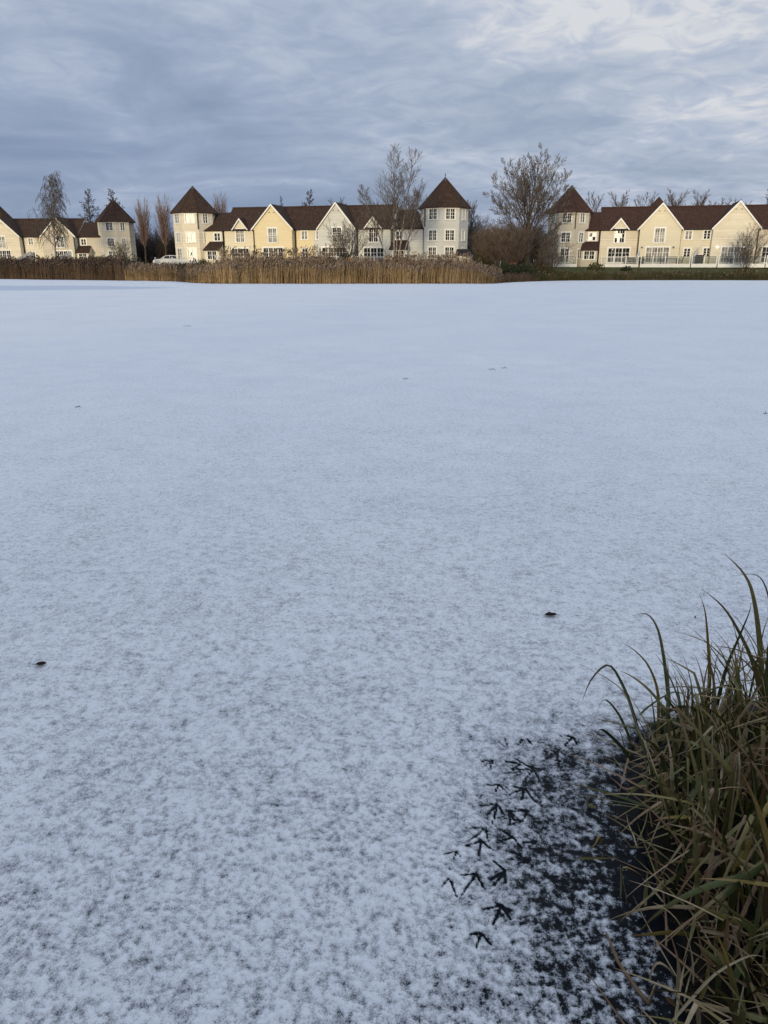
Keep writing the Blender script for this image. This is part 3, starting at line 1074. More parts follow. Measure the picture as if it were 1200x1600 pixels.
    pr.slab([(pa - 0.05, yp - 0.3, 1.82), (pb + 0.05, yp - 0.3, 1.82), (pb - 0.05, 0.02, 3.0), (pa + 0.25, 0.02, 3.0)] if side > 0 else
            [(pa - 0.05, yp - 0.3, 1.82), (pb + 0.05, yp - 0.3, 1.82), (pb - 0.25, 0.02, 3.0), (pa + 0.05, 0.02, 3.0)], 0.12)
    pr.build('porch_roof', M[roofm], root)
    pipe(root, xi + side * 0.1, -0.09, 0, eL - 0.2)
    near = min(C, key=lambda c: (c[0] - xi) ** 2 + (c[1] - 0) ** 2)
    t2 = MB(); t2.tube([(near[0], near[1] - 0.1, eL), (near[0], near[1] - 0.1, e3 - 0.2)], [0.075] * 2, 6); t2.build('downpipe', M['black'], root)
    pipe(root, xo - side * 0.06, -0.09, 0, eL - 0.2)
    return root


def W(T, px, row, z0, w, h, cols, rows, kind=''):
    return (T.u(px, row), z0, w, h, cols, rows, kind)


# ---- middle terrace
TB = Terrace(at(300, HZ, 113.0), at(690, HZ, 104.0))
uB = TB.u
house_grp = None
tower_house(TB, 'tower_house', 'cream house with an octagonal tower beside the white picket fence and parked car', uB(299, 380), uB(309.5, 375), uB(349, 362), 'cream2', 'cream', 'roof', 1, R(13), None)
u0, u1 = uB(349, 362), uB(401, 362)
house(TB, 'cottage', 'cream cottage with a small dormer gable between the cream tower and yellow gable', u0, u1, 'cream',
      gables=[(uB(375, 355), 1.05, 0.0, 5.95)],
      windows=[W(TB, 375.5, 372, 2.85, 1.35, 1.75, 4, 3, 'c'), W(TB, 376, 400, 0.1, 2.7, 2.0, 6, 3, 'd')], pipes=[(u0 + 0.05, 0)])
u0, u1 = uB(401, 362), uB(489.5, 362)
gu = (uB(401, 362) + uB(461, 362)) / 2
house(TB, 'gable_house', 'warm yellow house with a broad gable and white balcony railing', u0, u1, 'yellow',
      gables=[(gu, (uB(461, 362) - uB(401, 362)) / 2, 1.2, 7.62)],
      windows=[(gu, 2.7, 1.35, 1.95, 4, 3, 'jc'), (gu, 0.1, 3.0, 2.05, 8, 3, 'd'), W(TB, 476, 369, 3.15, 0.95, 1.15, 2, 2, 'c'), W(TB, 477, 400, 0.9, 0.95, 1.15, 2, 2)],
      pipes=[(u0 + 0.1, -1.2), (uB(461, 362) + 0.1, -0.02)])
u0, u1 = uB(489.5, 362), uB(559, 362)
gu = (uB(502, 362) + uB(557.5, 360)) / 2
house(TB, 'gable_house', 'pale grey weatherboard gable house behind the bare rounded shrub', u0, u1, 'grey',
      gables=[(gu, (uB(557.5, 360) - uB(502, 362)) / 2, 1.2, 7.7)],
      windows=[(gu + 0.1, 2.7, 1.35, 1.95, 4, 3, 'j'), (gu - 0.4, 0.1, 3.4, 2.05, 8, 3, 'd'), W(TB, 497.5, 369, 3.15, 0.7, 1.15, 2, 2, 'c')],
      pipes=[(uB(557.5, 360) + 0.12, -0.02)])
u0, u1 = uB(559, 360), uB(613, 358)
house(TB, 'cottage', 'pale grey cottage with a small dormer gable behind the multi-stemmed birch', u0, u1, 'grey',
      gables=[(uB(583, 352), 1.1, 0.0, 5.95)],
      windows=[W(TB, 583.5, 372, 2.75, 1.35, 1.85, 4, 3), W(TB, 584, 399, 0.1, 2.9, 2.0, 6, 3, 'd')], pipes=[(u1 - 0.15, 0)], verge_ends=(1,))
tower_house(TB, 'tower_house', 'pale grey house with an octagonal tower and pointed finial beside the grey shed', uB(690, 380), uB(613, 358), uB(663, 370), 'bluegrey', 'grey', 'roof', -1, R(-20), None, finial=True, rad=3.15, apex=10.65, e3=7.05)

# ---- right terrace
TC = Terrace(at(886, HZ, 112.0), at(1196, HZ, 105.8))
uC = TC.u
tower_house(TC, 'tower_house', 'stone coloured house with an octagonal tower behind the large bare willow', uC(886.5, 385), uC(889, 380), uC(937.5, 362), 'stone', 'stone', 'roof_red', 1, R(-6), None)
u0, u1 = uC(937.5, 362), uC(997, 359)
house(TC, 'cottage', 'pale cream cottage with a small dormer gable beside the lean-to porch of the right terrace', u0, u1, 'cream2', 'roof_red',
      gables=[(uC(969.5, 352), 1.1, 0.0, 5.95)],
      windows=[W(TC, 968, 372, 2.75, 1.4, 1.9, 4, 3), W(TC, 966, 402, 0.1, 3.0, 2.05, 6, 3, 'd')], pipes=[(u0 + 0.05, 0)])
u0, u1 = uC(997, 359), uC(1088, 358)
gu = (uC(997.5, 359) + uC(1063.5, 358)) / 2
house(TC, 'gable_house', 'cream gable house with two wall lamps unlit beside its french doors', u0, u1, 'cream', 'roof_red',
      gables=[(gu, (uC(1063.5, 358) - uC(997.5, 359)) / 2, 1.2, 7.75)],
      windows=[(gu, 2.7, 1.4, 1.95, 4, 3, 'jc'), (gu - 0.05, 0.1, 3.1, 2.1, 8, 3, 'dc'), W(TC, 1076, 366, 3.15, 0.95, 1.15, 2, 2, 'c'), W(TC, 1073, 397, 0.85, 0.95, 1.2, 2, 3)],
      pipes=[(u0 + 0.1, -1.2), (uC(1063.5, 358) + 0.1, -0.02)])
GC1 = gu
u0, u1 = uC(1088, 358), uC(1186.5, 357)
gu = (uC(1112.5, 357) + uC(1184.5, 356)) / 2
house(TC, 'gable_house', 'cream gable house with two lit wall lamps behind the bare shrub', u0, u1, 'cream2', 'roof_red',
      gables=[(gu, (uC(1184.5, 356) - uC(1112.5, 357)) / 2, 1.2, 7.85)],
      windows=[(gu, 2.75, 1.45, 1.95, 4, 3, 'jc'), (gu + 0.05, 0.1, 3.2, 2.1, 8, 3, 'dc'), W(TC, 1105, 365, 3.15, 0.95, 1.2, 2, 3), W(TC, 1103.5, 397, 0.85, 0.95, 1.25, 2, 3)],
      pipes=[(uC(1184.5, 356) - 0.12, -1.28)])
GC2 = gu
u0 = uC(1186.5, 357); u1 = u0 + 5.4
house(TC, 'cottage', 'pale pinkish cream cottage cut off by the right edge of the picture', u0, u1, 'stone', 'roof_red',
      gables=[(u0 + 3.6, 1.1, 0.0, 5.95)], windows=[(u0 + 2.2, 0.1, 3.0, 2.1, 6, 3, 'd'), (u0 + 3.6, 2.75, 1.35, 1.85, 4, 3, '')])

# ---- left terrace
TA = Terrace(at(-30, HZ, 140.0), at(178, HZ, 138.5), FLOOR)
uA = TA.u
u0, u1 = uA(-20, 370), uA(70, 368)
gu = (uA(-20, 370) + uA(35, 370)) / 2
house(TA, 'gable_house', 'cream gable house with balcony doors at the left edge of the picture', u0, u1, 'cream2',
      gables=[(gu, (uA(35, 370) - uA(-20, 370)) / 2, 1.2, 7.62)],
      windows=[(uA(9, 379), 2.55, 1.35, 2.0, 4, 3, 'jc'), (uA(10, 400), 0.3, 3.2, 1.95, 8, 3, 'd'), W(TA, 48, 376, 3.15, 0.95, 1.15, 2, 2, 'c'), W(TA, 52, 400, 0.8, 0.95, 1.2, 2, 2)],
      pipes=[(uA(35, 370) + 0.1, -0.02)])
u0, u1 = uA(70, 368), uA(121, 368)
gu = (u0 + u1) / 2
house(TA, 'gable_house', 'stone coloured gable house behind the weeping birch', u0, u1, 'stone',
      gables=[(gu, (u1 - u0) / 2, 1.2, 7.62)],
      windows=[(gu + 0.3, 2.6, 1.4, 1.95, 4, 3, 'j'), (gu + 0.6, 0.1, 3.2, 2.05, 8, 3, 'd')], pipes=[(u1 - 0.1, -1.28)])
tower_house(TA, 'tower_house', 'stone coloured house with an octagonal tower behind the dark reeds', uA(178, 380), uA(121, 368), uA(161, 380), 'cream2', 'stone', 'roof', -1, R(0), None, apex=10.65, e3=7.05)
# the tower whose roof shows over the left gable, and the one behind the right terrace
def back_tower(p, label, wallm, roofm, sc=1.0):
    root = empty('tower', (p.x, p.y, FLOOR)); tag(root, label, 'tower')
    wm, ro = MB(), MB(); n = 8; rad = 3.0
    wm.lathe([(rad, SK), (rad, 7.4)], n=8); wm.build('wall', M[wallm], root)
    ro.lathe([(rad + 0.3, 7.2), (rad + 0.33, 7.35), (0.03, 10.8)], n=8); ro.build('roof', M[roofm], root)


back_tower(at(7, HZ, 147), 'brown pointed tower roof rising behind the far left gable', 'cream2', 'roof')
back_tower(at(1019, HZ, 137), 'small red brown tower roof peeping over the right terrace', 'cream2', 'roof_red')

# ---- wall lamps on the right terrace
def wall_lamp(u, lit, label):
    p = TC.a + TC.d * u
    n = Vector((TC.d.y, -TC.d.x, 0))
    p = p + n * 1.2
    root = empty('wall_lamp', (p.x, p.y, FLOOR + 2.15), TC.rz)
    tag(root, label, 'lamp', 'wall lamps on the right terrace')
    b = MB(); b.box(-0.06, 0.06, -0.03, -0.002, -0.1, 0.1); b.box(-0.02, 0.02, -0.16, -0.03, 0.05, 0.09); b.build('bracket', M['black'], root)
    g = MB(); g.lathe([(0.04, -0.13), (0.12, -0.06), (0.13, 0.02), (0.07, 0.09), (0.02, 0.11)], (0, -0.18, 0), 10)
    g.build('lantern', M['lamp'] if lit else M['lead'], root, smooth=True)


wall_lamp(GC1 - 2.15, False, 'dark wall lamp left of the french doors on the cream gable house')
wall_lamp(GC1 + 1.95, False, 'dark wall lamp right of the french doors on the cream gable house')
wall_lamp(GC2 - 2.1, True, 'lit round wall lamp left of the shrub on the right gable house')
wall_lamp(GC2 + 1.25, True, 'lit round wall lamp seen through the bare shrub')

# ------------------------------------------------------------------ decks, fences, shed, car, garden furniture
def world_of(T, u, y=0.0, z=0.0):
    n = Vector((-T.d.y, T.d.x, 0))
    p = T.a + T.d * u + n * y
    return Vector((p.x, p.y, T.floor + z))


def deck(T, u0, u1, y0, y1, label, group, step=1.7, glass=False, drop=0.45):
    um = (u0 + u1) / 2
    p = world_of(T, um)
    root = empty('deck', (p.x, p.y, T.floor), T.rz)
    tag(root, label, 'deck', group)
    h = (u1 - u0) / 2
    b = MB()
    nb = 16
    for i in range(nb):
        ya = y0 + (y1 - y0) * i / nb
        b.box(-h, h, ya + 0.005, ya + (y1 - y0) / nb - 0.008, -0.06, -0.015)
    b.build('deck_boards', M['furn'], root)
    f = MB(); f.box(-h - 0.02, h + 0.02, y0 - 0.04, y0 - 0.005, -drop, 0.0); f.build('fascia', M['white'], root)
    n = max(2, round((u1 - u0) / step))
    for i in range(n + 1):
        x = -h + 2 * h * i / n
        x = min(max(x, -h + 0.06), h - 0.06)
        q = MB(); q.box(x - 0.05, x + 0.05, y0, y0 + 0.1, 0, 1.02); q.box(x - 0.07, x + 0.07, y0 - 0.02, y0 + 0.12, 1.02, 1.06)
        q.build('post', M['white'], root)
        q = MB(); q.box(x - 0.06, x + 0.06, y0 + 0.05, y0 + 0.17, -1.2, -0.07); q.build('pier', M['bark'], root)
    r_ = MB()
    r_.box(-h, h, y0 + 0.03, y0 + 0.07, 0.90, 0.95)
    if not glass: r_.box(-h, h, y0 + 0.03, y0 + 0.07, 0.12, 0.16)
    r_.build('rail', M['white'] if not glass else M['lead'], root)
    if glass:
        for i in range(n):
            xa, xb = -h + 2 * h * i / n + 0.08, -h + 2 * h * (i + 1) / n - 0.08
            g = MB(); g.box(xa, xb, y0 + 0.04, y0 + 0.055, 0.1, 0.88); g.build('balustrade_panel', M['rail_glass'], root)
    else:
        s_ = MB(); k = int((u1 - u0) / 0.16)
        for i in range(k):
            x = -h + 2 * h * (i + 0.5) / k
            s_.box(x - 0.012, x + 0.012, y0 + 0.04, y0 + 0.062, 0.16, 0.90)
        s_.build('balusters', M['white'], root)
    return root


gd = 'white edged decks along the right terrace'
deck(TC, uC(938, 405), uC(995, 405), -3.4, -0.05, 'white railed deck in front of the dormer cottage, right terrace', gd, 1.6)
deck(TC, uC(996, 405) + 0.1, uC(1072, 405), -4.4, -1.25, 'white posted deck in front of the cream gable house with unlit lamps', gd, 1.75, glass=True)
deck(TC, uC(1072, 405) + 0.15, uC(1112, 405), -4.4, -0.05, 'white posted deck holding the covered barbecue', gd, 1.8, glass=True)
deck(TC, uC(1112, 405) + 0.15, uC(1184, 405), -4.4, -1.25, 'white posted deck behind the bare shrub on the right lawn', gd, 1.75, glass=True)
deck(TC, uC(1184, 405) + 0.15, uC(1184, 405) + 5, -4.4, -0.05, 'white posted deck at the right edge of the picture', gd, 1.75, glass=True)
deck(TC, uC(866, 405), uC(902, 405), -3.2, -1.7, 'dark glass railed deck below the stone coloured tower, behind the willow', gd, 1.4, glass=True)
gd = 'white railed decks behind the reeds'
deck(TB, uB(352, 400), uB(401, 400), -3.2, -0.05, 'white railed deck of the cream dormer cottage behind the reed plumes', gd, 1.5)
deck(TB, uB(402, 400), uB(462, 400), -4.2, -1.25, 'white railed deck below the yellow gable behind the reed plumes', gd, 1.3)
deck(TB, uB(463, 400), uB(500, 400), -3.2, -0.05, 'white railed deck between the yellow and grey gables', gd, 1.5)
deck(TB, uB(503, 400), uB(558, 400), -4.2, -1.25, 'white railed deck of the pale grey gable house', gd, 1.6)
deck(TB, uB(560, 400), uB(612, 400), -3.2, -0.05, 'white railed deck of the pale grey cottage behind the birch', gd, 1.6)


def privacy_screen(p, rz, label):
    root = empty('privacy_screen', p, rz); tag(root, label, 'screen', 'white sloping screens between decks')
    s_ = MB(); n = 9
    for i in range(n):
        y = -3.2 + i * 0.36
        h = 0.95 + 1.1 * (i / (n - 1))
        s_ = MB(); s_.box(-0.02, 0.02, y, y + 0.34, 0, h); s_.build('plank', M['white'], root)
    t = MB(); t.bar((0, -3.22, 0.97), (0, 0.05, 2.09), 0.09, 0.06); t.build('capping', M['white'], root)


privacy_screen(world_of(TC, uC(1086, 398)) + Vector((0, -1.0, 0)), TC.rz - R(16), 'white sloping screen between the two right hand gable houses')
privacy_screen(world_of(TC, uC(995, 398)) + Vector((0, -1.2, 0)), TC.rz - R(10), 'white sloping screen beside the dormer cottage of the right terrace')
privacy_screen(world_of(TA, uA(52, 400)) + Vector((0, -0.6, 0)), TA.rz - R(20), 'white sloping screen by the middle of the left terrace')
privacy_screen(world_of(TA, uA(117, 400)) + Vector((0, -1.2, 0)), TA.rz - R(24), 'white sloping screen beside the porch of the left terrace')


def fence(p0, p1, label, h=0.95, step=0.3):
    root = empty('picket_fence', p0, math.atan2(p1.y - p0.y, p1.x - p0.x)); tag(root, label, 'fence')
    L = (Vector(p1) - Vector(p0)).xy.length
    r_ = MB(); r_.box(0, L, 0.02, 0.06, 0.25, 0.33); r_.box(0, L, 0.02, 0.06, h - 0.25, h - 0.17); r_.build('rail', M['white'], root)
    me = MB(); me.box(-0.05, 0.05, -0.02, 0.02, 0.05, h - 0.06); me.poly([(-0.05, -0.02, h - 0.06), (0.05, -0.02, h - 0.06), (0, -0.02, h)])
    me = me.mesh('picket', M['white'])
    k = int(L / step)
    for i in range(k): obj('picket', me, root, (L * (i + 0.5) / k, 0, 0))
    pm = MB(); pm.box(-0.06, 0.06, -0.06, 0.06, -0.2, h + 0.22); pm.box(-0.08, 0.08, -0.08, 0.08, h + 0.22, h + 0.27); pm = pm.mesh('post', M['white'])
    for i in range(int(L / 2) + 1): obj('post', pm, root, (min(L, i * 2.0), 0.02, 0))


pf = at(243, HZ, 112); pf.z = 1.52
pg = at(297, HZ, 107); pg.z = 1.48
fence(pf, pg, 'white picket fence left of the cream tower above the reeds')
pf = at(733, HZ, 104); pf.z = 1.55
pg = at(756, HZ, 106); pg.z = 1.55
fence(pf, pg, 'short white fence right of the grey shed', 0.8)

# grey shed beside the grey tower
ps = at(726, HZ, 101); sh = empty('shed', (ps.x, ps.y, 1.6), R(-18)); tag(sh, 'small pale grey shed with a black roof beside the grey tower', 'shed')
b = MB(); b.box(-0.95, 0.75, -0.8, 0.8, 0, 1.35); b.poly([(0.75, -0.8, 1.35), (0.75, 0.8, 1.35), (0.75, 0, 2.0)]); b.poly([(-0.95, -0.8, 1.35), (-0.95, 0, 2.0), (-0.95, 0.8, 1.35)]); b.build('wall', M['grey'], sh)
b = MB(); b.slab([(-1.08, -0.95, 1.26), (0.86, -0.95, 1.26), (0.86, 0, 2.05), (-1.08, 0, 2.05)], 0.06); b.slab([(0.86, 0.95, 1.26), (-1.08, 0.95, 1.26), (-1.08, 0, 2.05), (0.86, 0, 2.05)], 0.06); b.build('roof', M['blacktop'], sh)
b = MB(); b.box(-0.35, 0.3, -0.83, -0.802, 0.05, 1.2); b.build('door', M['white'], sh)

# parked car behind the picket fence
pc = at(263, HZ, 119.5); car = empty('parked_car', (pc.x, pc.y, 1.49), R(8)); tag(car, 'silver white car parked behind the white picket fence beside the cream tower', 'car')
prof = [(-2.1, 0.35), (-2.15, 0.72), (-1.95, 0.95), (-1.05, 1.06), (-0.35, 1.5), (0.4, 1.6), (1.3, 1.56), (1.9, 1.15), (2.1, 1.02), (2.12, 0.4)]
b = MB(); hw = 0.86
def wid(z): return hw if z < 1.1 else hw - (z - 1.1) * 0.42
L_ = b.pts([(x, -wid(z), z) for x, z in prof]); R_ = b.pts([(x, wid(z), z) for x, z in prof]); n_ = len(prof)
b.f.append(tuple(L_ + i for i in reversed(range(n_)))); b.f.append(tuple(R_ + i for i in range(n_))); b.m += [0, 0]
for i in range(n_):
    j = (i + 1) % n_; b.f.append((L_ + i, L_ + j, R_ + j, R_ + i)); b.m.append(0)
b.build('body', M['carpaint'], car)
for sy in (-1, 1):
    for pts in ([(-0.82, 1.12), (-0.3, 1.44), (0.3, 1.5), (0.32, 1.12)], [(0.4, 1.12), (0.4, 1.5), (1.2, 1.47), (1.65, 1.16)]):
        g = MB(); g.poly([(x, sy * (wid(z) + 0.012), z) for x, z in pts]); g.build('side_window', M['car_glass'], car)
    for x in (-1.32, 1.32):
        w = MB(); w.tube([(x, sy * 0.66, 0.33), (x, sy * 0.885, 0.33)], [0.33, 0.33], 18); wo = w.build('wheel', M['tyre'], car)
        w = MB(); w.tube([(x, sy * 0.886, 0.33), (x, sy * 0.895, 0.33)], [0.21, 0.2], 14); w.build('rim', M['alloy'], wo)
    h_ = MB(); h_.box(-2.13, -1.98, sy * 0.62 - 0.14, sy * 0.62 + 0.14, 0.7, 0.84); h_.build('headlight', M['rail_glass'], car)
g = MB(); g.poly([(-1.0, -0.78, 1.1), (-0.4, -0.7, 1.475), (-0.4, 0.7, 1.475), (-1.0, 0.78, 1.1)]); g = g.build('windscreen', M['car_glass'], car); g.location = (-0.012, 0, 0.012)


# garden furniture on the right decks
def chair(p, rz, label):
    root = empty('garden_chair', p, rz); tag(root, label, 'chair', 'dark garden chairs on the right terrace decks')
    b = MB(); b.box(-0.26, 0.26, -0.26, 0.26, 0.40, 0.46); b.build('seat', M['furn'], root)
    b = MB(); b.slab([(-0.26, 0.22, 0.46), (0.26, 0.22, 0.46), (0.26, 0.34, 0.95), (-0.26, 0.34, 0.95)], 0.05); b.build('backrest', M['furn'], root)
    for sx in (-0.23, 0.23):
        for sy in (-0.23, 0.23):
            b = MB(); b.box(sx - 0.02, sx + 0.02, sy - 0.02, sy + 0.02, 0, 0.4); b.build('leg', M['furn'], root)
        b = MB(); b.box(sx - 0.03, sx + 0.03, -0.24, 0.27, 0.64, 0.67); b.box(sx - 0.02, sx + 0.02, -0.24, -0.2, 0.46, 0.64); b.build('armrest', M['furn'], root)


def table(p, rz, label):
    root = empty('garden_table', p, rz); tag(root, label, 'table', 'dark garden tables on the right terrace decks')
    b = MB(); b.box(-0.75, 0.75, -0.45, 0.45, 0.70, 0.745); b.build('table_top', M['furn'], root)
    for sx in (-0.68, 0.68):
        for sy in (-0.38, 0.38):
            b = MB(); b.box(sx - 0.03, sx + 0.03, sy - 0.03, sy + 0.03, 0, 0.7); b.build('leg', M['furn'], root)


t1 = world_of(TC, uC(1046, 405), -2.6); table(t1, TC.rz, 'dark garden table right of the unlit lamp french doors')
chair(world_of(TC, uC(1046, 405) - 1.15, -2.6), TC.rz + R(90), 'dark garden chair left of the table beside the unlit lamp french doors')
chair(world_of(TC, uC(1046, 405) + 1.15, -2.6), TC.rz - R(90), 'dark garden chair right of the table beside the unlit lamp french doors')
t2 = world_of(TC, uC(1148, 405), -2.6); table(t2, TC.rz, 'dark garden table in front of the right gable house behind the bare shrub')
chair(world_of(TC, uC(1148, 405) - 1.15, -2.6), TC.rz + R(90), 'dark garden chair left of the table behind the bare shrub')
chair(world_of(TC, uC(1148, 405) + 1.15, -2.6), TC.rz - R(90), 'dark garden chair right of the table behind the bare shrub')
p = world_of(TC, uC(1087, 405), -2.9); bq = empty('covered_barbecue', p, TC.rz); tag(bq, 'barbecue under a black cover on the deck between the gable houses', 'barbecue')
b = MB(); b.box(-0.5, 0.5, -0.3, 0.3, 0.06, 0.8); b.build('skirt', M['blacktop'], bq)
b = MB(); b.slab([(-0.54, -0.34, 0.84), (0.54, -0.34, 0.84), (0.42, -0.1, 1.12), (-0.42, -0.1, 1.12)], 0.04); b.box(-0.54, 0.54, -0.34, 0.34, 0.78, 0.84); b.slab([(0.54, 0.34, 0.84), (-0.54, 0.34, 0.84), (-0.42, 0.1, 1.12), (0.42, 0.1, 1.12)], 0.04); b.box(-0.42, 0.42, -0.1, 0.1, 0.84, 1.12); b.build('lid_cover', M['blacktop'], bq)
for sx in (-0.42, 0.42):
    b = MB(); b.tube([(sx, -0.2, 0.06), (sx, 0.2, 0.06)], [0.06, 0.06], 8); b.build('wheel', M['tyre'], bq)
for i, (px_, lb, w) in enumerate(((982, 'grey rattan sofa at the right end of the dormer cottage deck', 0.75), (998.5, 'dark rattan storage seat left of the unlit lamp doors', 0.45))):
    p = world_of(TC, uC(px_, 405), -2.4); so = empty('rattan_sofa', p, TC.rz); tag(so, lb, 'sofa', 'rattan seats on the right decks')
    b = MB(); b.box(-w, w, -0.4, 0.4, 0.03, 0.42); b.build('base', M['furn'], so)
    b = MB(); b.box(-w, w, 0.25, 0.42, 0.42, 0.85); b.build('backrest', M['furn'], so)
    for sx in (-1, 1):
        b = MB(); b.box(sx * w - 0.07, sx * w + 0.07, -0.4, 0.24, 0.42, 0.62); b.build('armrest', M['furn'], so)
    b = MB(); b.box(-w + 0.09, w - 0.09, -0.36, 0.22, 0.425, 0.53); b.build('cushion', M['lead'], so)

# low things among the reeds
p = at(678, 423, 84); sg = empty('sign', (p.x, p.y, p.z - 0.5)); tag(sg, 'small white notice board on a post standing in the reeds below the grey tower', 'sign')
b = MB(); b.box(-0.045, 0.045, 0.03, 0.09, -0.6, 0.3); b.build('post', M['white'], sg)
b = MB(); b.box(-0.16, 0.16, -0.01, 0.028, 0.3, 0.95); b.build('board', M['white'], sg)
p = at(801, 416, 92); rb = empty('red_board', (p.x, p.y, ground_z(p.x, p.y) + 0.5), R(5)); tag(rb, 'short dull red board low in the dark undergrowth below the willow', 'board')
b = MB(); b.box(-0.42, 0.42, -0.02, 0.02, 0.02, 0.27); b.build('plank', M['redboard'], rb)
for sx in (-0.34, 0.34):
    b = MB(); b.box(sx - 0.04, sx + 0.04, 0.022, 0.09, -0.75, 0.22); b.build('stake', M['bark'], rb)
p = at(780, 420, 86); st = empty('stake', (p.x, p.y, 0.3), 0); tag(st, 'pale leaning stake at the right end of the tall reeds', 'stake')
b = MB(); b.tube([(-0.1, 0, -0.3), (0.0, 0, 0.9), (0.13, 0, 1.9)], [0.05, 0.05, 0.045], 6); b.build('pole', M['birch'], st)

# ------------------------------------------------------------------ trees and shrubs
def rvec(rg, s=1.0):
    return Vector((rg.gauss(0, s), rg.gauss(0, s), rg.gauss(0, s)))


class Tree:
    def __init__(s, seed):
        s.rg = random.Random(seed); s.trunk = MB(); s.crown = MB(); s.leaf = MB()

    def branch(s, p, d, L, r0, lev, spec):
        rg = s.rg
        sp = spec[lev]
        n = sp['seg']
        P = [p.copy()]; Rr = [r0]
        dd = d.normalized(); q = p.copy()
        for i in range(n):
            f = (i + 1) / n
            dd = (dd + rvec(rg, sp['wob']) + Vector((0, 0, sp['up'])) * (1.0 / n) + Vector((0, 0, -sp.get('droop', 0))) * f / n).normalized()
            q = q + dd * (L / n)
            P.append(q.copy()); Rr.append(max(r0 * (1 - f * sp.get('tap', 0.8)), sp.get('rmin', 0.006)))
        (s.trunk if sp['mesh'] == 0 else s.crown).tube(P, Rr, sp['side'], cap=False)
        if lev + 1 < len(spec):
            nx = spec[lev + 1]
            k = sp['kids']
            k = rg.randint(int(k * 0.8), int(k * 1.2 + 0.5))
            az = rg.uniform(0, 6.28)
            for i in range(k):
                f = sp['from'] + (1 - sp['from']) * ((i + rg.random()) / k) ** sp.get('bias', 1.0)
                x = f * n; j = min(int(x), n - 1); t = x - j
                bp = P[j].lerp(P[j + 1], t)
                ax = (P[j + 1] - P[j]).normalized()
                az += 2.4 + rg.uniform(-0.5, 0.5)
                side = ax.orthogonal().normalized()
                side.rotate(Matrix.Rotation(az, 3, ax))
                an = R(sp['ang'] + rg.uniform(-1, 1) * sp.get('angv', 10)) * (1 - sp.get('angtop', 0) * f)
                nd_ = ax * math.cos(an) + side * math.sin(an)
                shape = sp.get('shape')
                fac = shape(f) if shape else (1 - 0.55 * f)
                ln = L * sp['len'] * fac * rg.uniform(0.75, 1.2)
                rr = max(min((r0 * (1 - f * sp.get('tap', 0.8))) * 0.62, r0 * 0.55), nx.get('rmin', 0.006))
                s.branch(bp, nd_, ln, rr, lev + 1, spec)

    def finish(s, name, label, loc, bark, twig, group=None, cat='tree', scale=1.0, rz=0.0, parts=('trunk', 'crown')):
        root = empty(name, loc, rz); root.scale = (scale,) * 3
        tag(root, label, cat, group)
        s.me = (s.trunk.mesh('trunk', M[bark], True), s.crown.mesh('crown', M[twig]))
        obj(parts[0], s.me[0], root); obj(parts[1], s.me[1], root)
        return root


def clone(root, label, loc, scale, rz, group=None):
    r_ = root.copy(); COL.objects.link(r_)
    r_.location = loc; r_.scale = scale if isinstance(scale, tuple) else (scale,) * 3; r_.rotation_euler = (0, 0, rz); r_['label'] = label
    if group: r_['group'] = group
    for ch in root.children:
        c = ch.copy(); COL.objects.link(c); c.parent = r_
    return r_


def on_ground(px, Y, row=HZ, sink=0.1):
    p = at(px, row, Y)
    return Vector((p.x, p.y, ground_z(p.x, p.y) - sink))


# large bare willow
g = on_ground(823, 95, 430)
T_ = Tree(21)
spec = [dict(seg=7, wob=0.03, up=0.06, kids=12, ang=38, angv=12, angtop=0.2, len=0.36, mesh=0, side=5, tap=0.9, shape=lambda f: 1.1 - 0.7 * f, **{'from': 0.2}),
        dict(seg=5, wob=0.06, up=0.28, kids=8, ang=34, len=0.55, mesh=0, side=4, rmin=0.013, **{'from': 0.15}),
        dict(seg=4, wob=0.06, up=0.30, kids=6, ang=26, len=0.58, mesh=1, side=3, rmin=0.011, **{'from': 0.1}),
        dict(seg=3, wob=0.07, up=0.20, kids=3, ang=22, len=0.62, mesh=1, side=3, rmin=0.009, **{'from': 0.1}),
        dict(seg=2, wob=0.08, up=0.10, kids=0, ang=22, len=0.5, mesh=1, side=3, rmin=0.008, **{'from': 0.2})]
T_.trunk.tube([(0, 0, -0.2), (-0.05, 0, 1.2), (-0.12, 0, 2.6), (-0.18, 0, 4.4), (-0.1, 0, 6.0)], [0.36, 0.29, 0.25, 0.19, 0.12], 9)
for i_ in range(19):
    a_ = i_ * 2.399; el_ = -0.15 + 1.5 * ((i_ + 0.5) / 19)          # low outer limbs first, leaders last
    e_ = Vector((math.cos(a_) * math.cos(el_) * 5.0, math.sin(a_) * math.cos(el_) * 4.2, 7.9 + math.sin(el_) * 5.3))
    z_ = 2.0 + 3.8 * (i_ / 18)
    s_0 = Vector((-0.12, 0, z_))
    T_.branch(s_0, (e_ - s_0) + Vector((0, 0, -0.8)), (e_ - s_0).length * T_.rg.uniform(0.88, 1.02), 0.07 + 0.04 * (i_ / 18), 0, spec)
T_.branch(Vector((0.3, 0, 0)), Vector((0.85, -0.2, 0.9)), 5.0, 0.07, 0, spec)
T_.finish('willow_tree', 'large bare round crowned willow at the water edge left of the stone tower', g, 'bark', 'twig_grey')

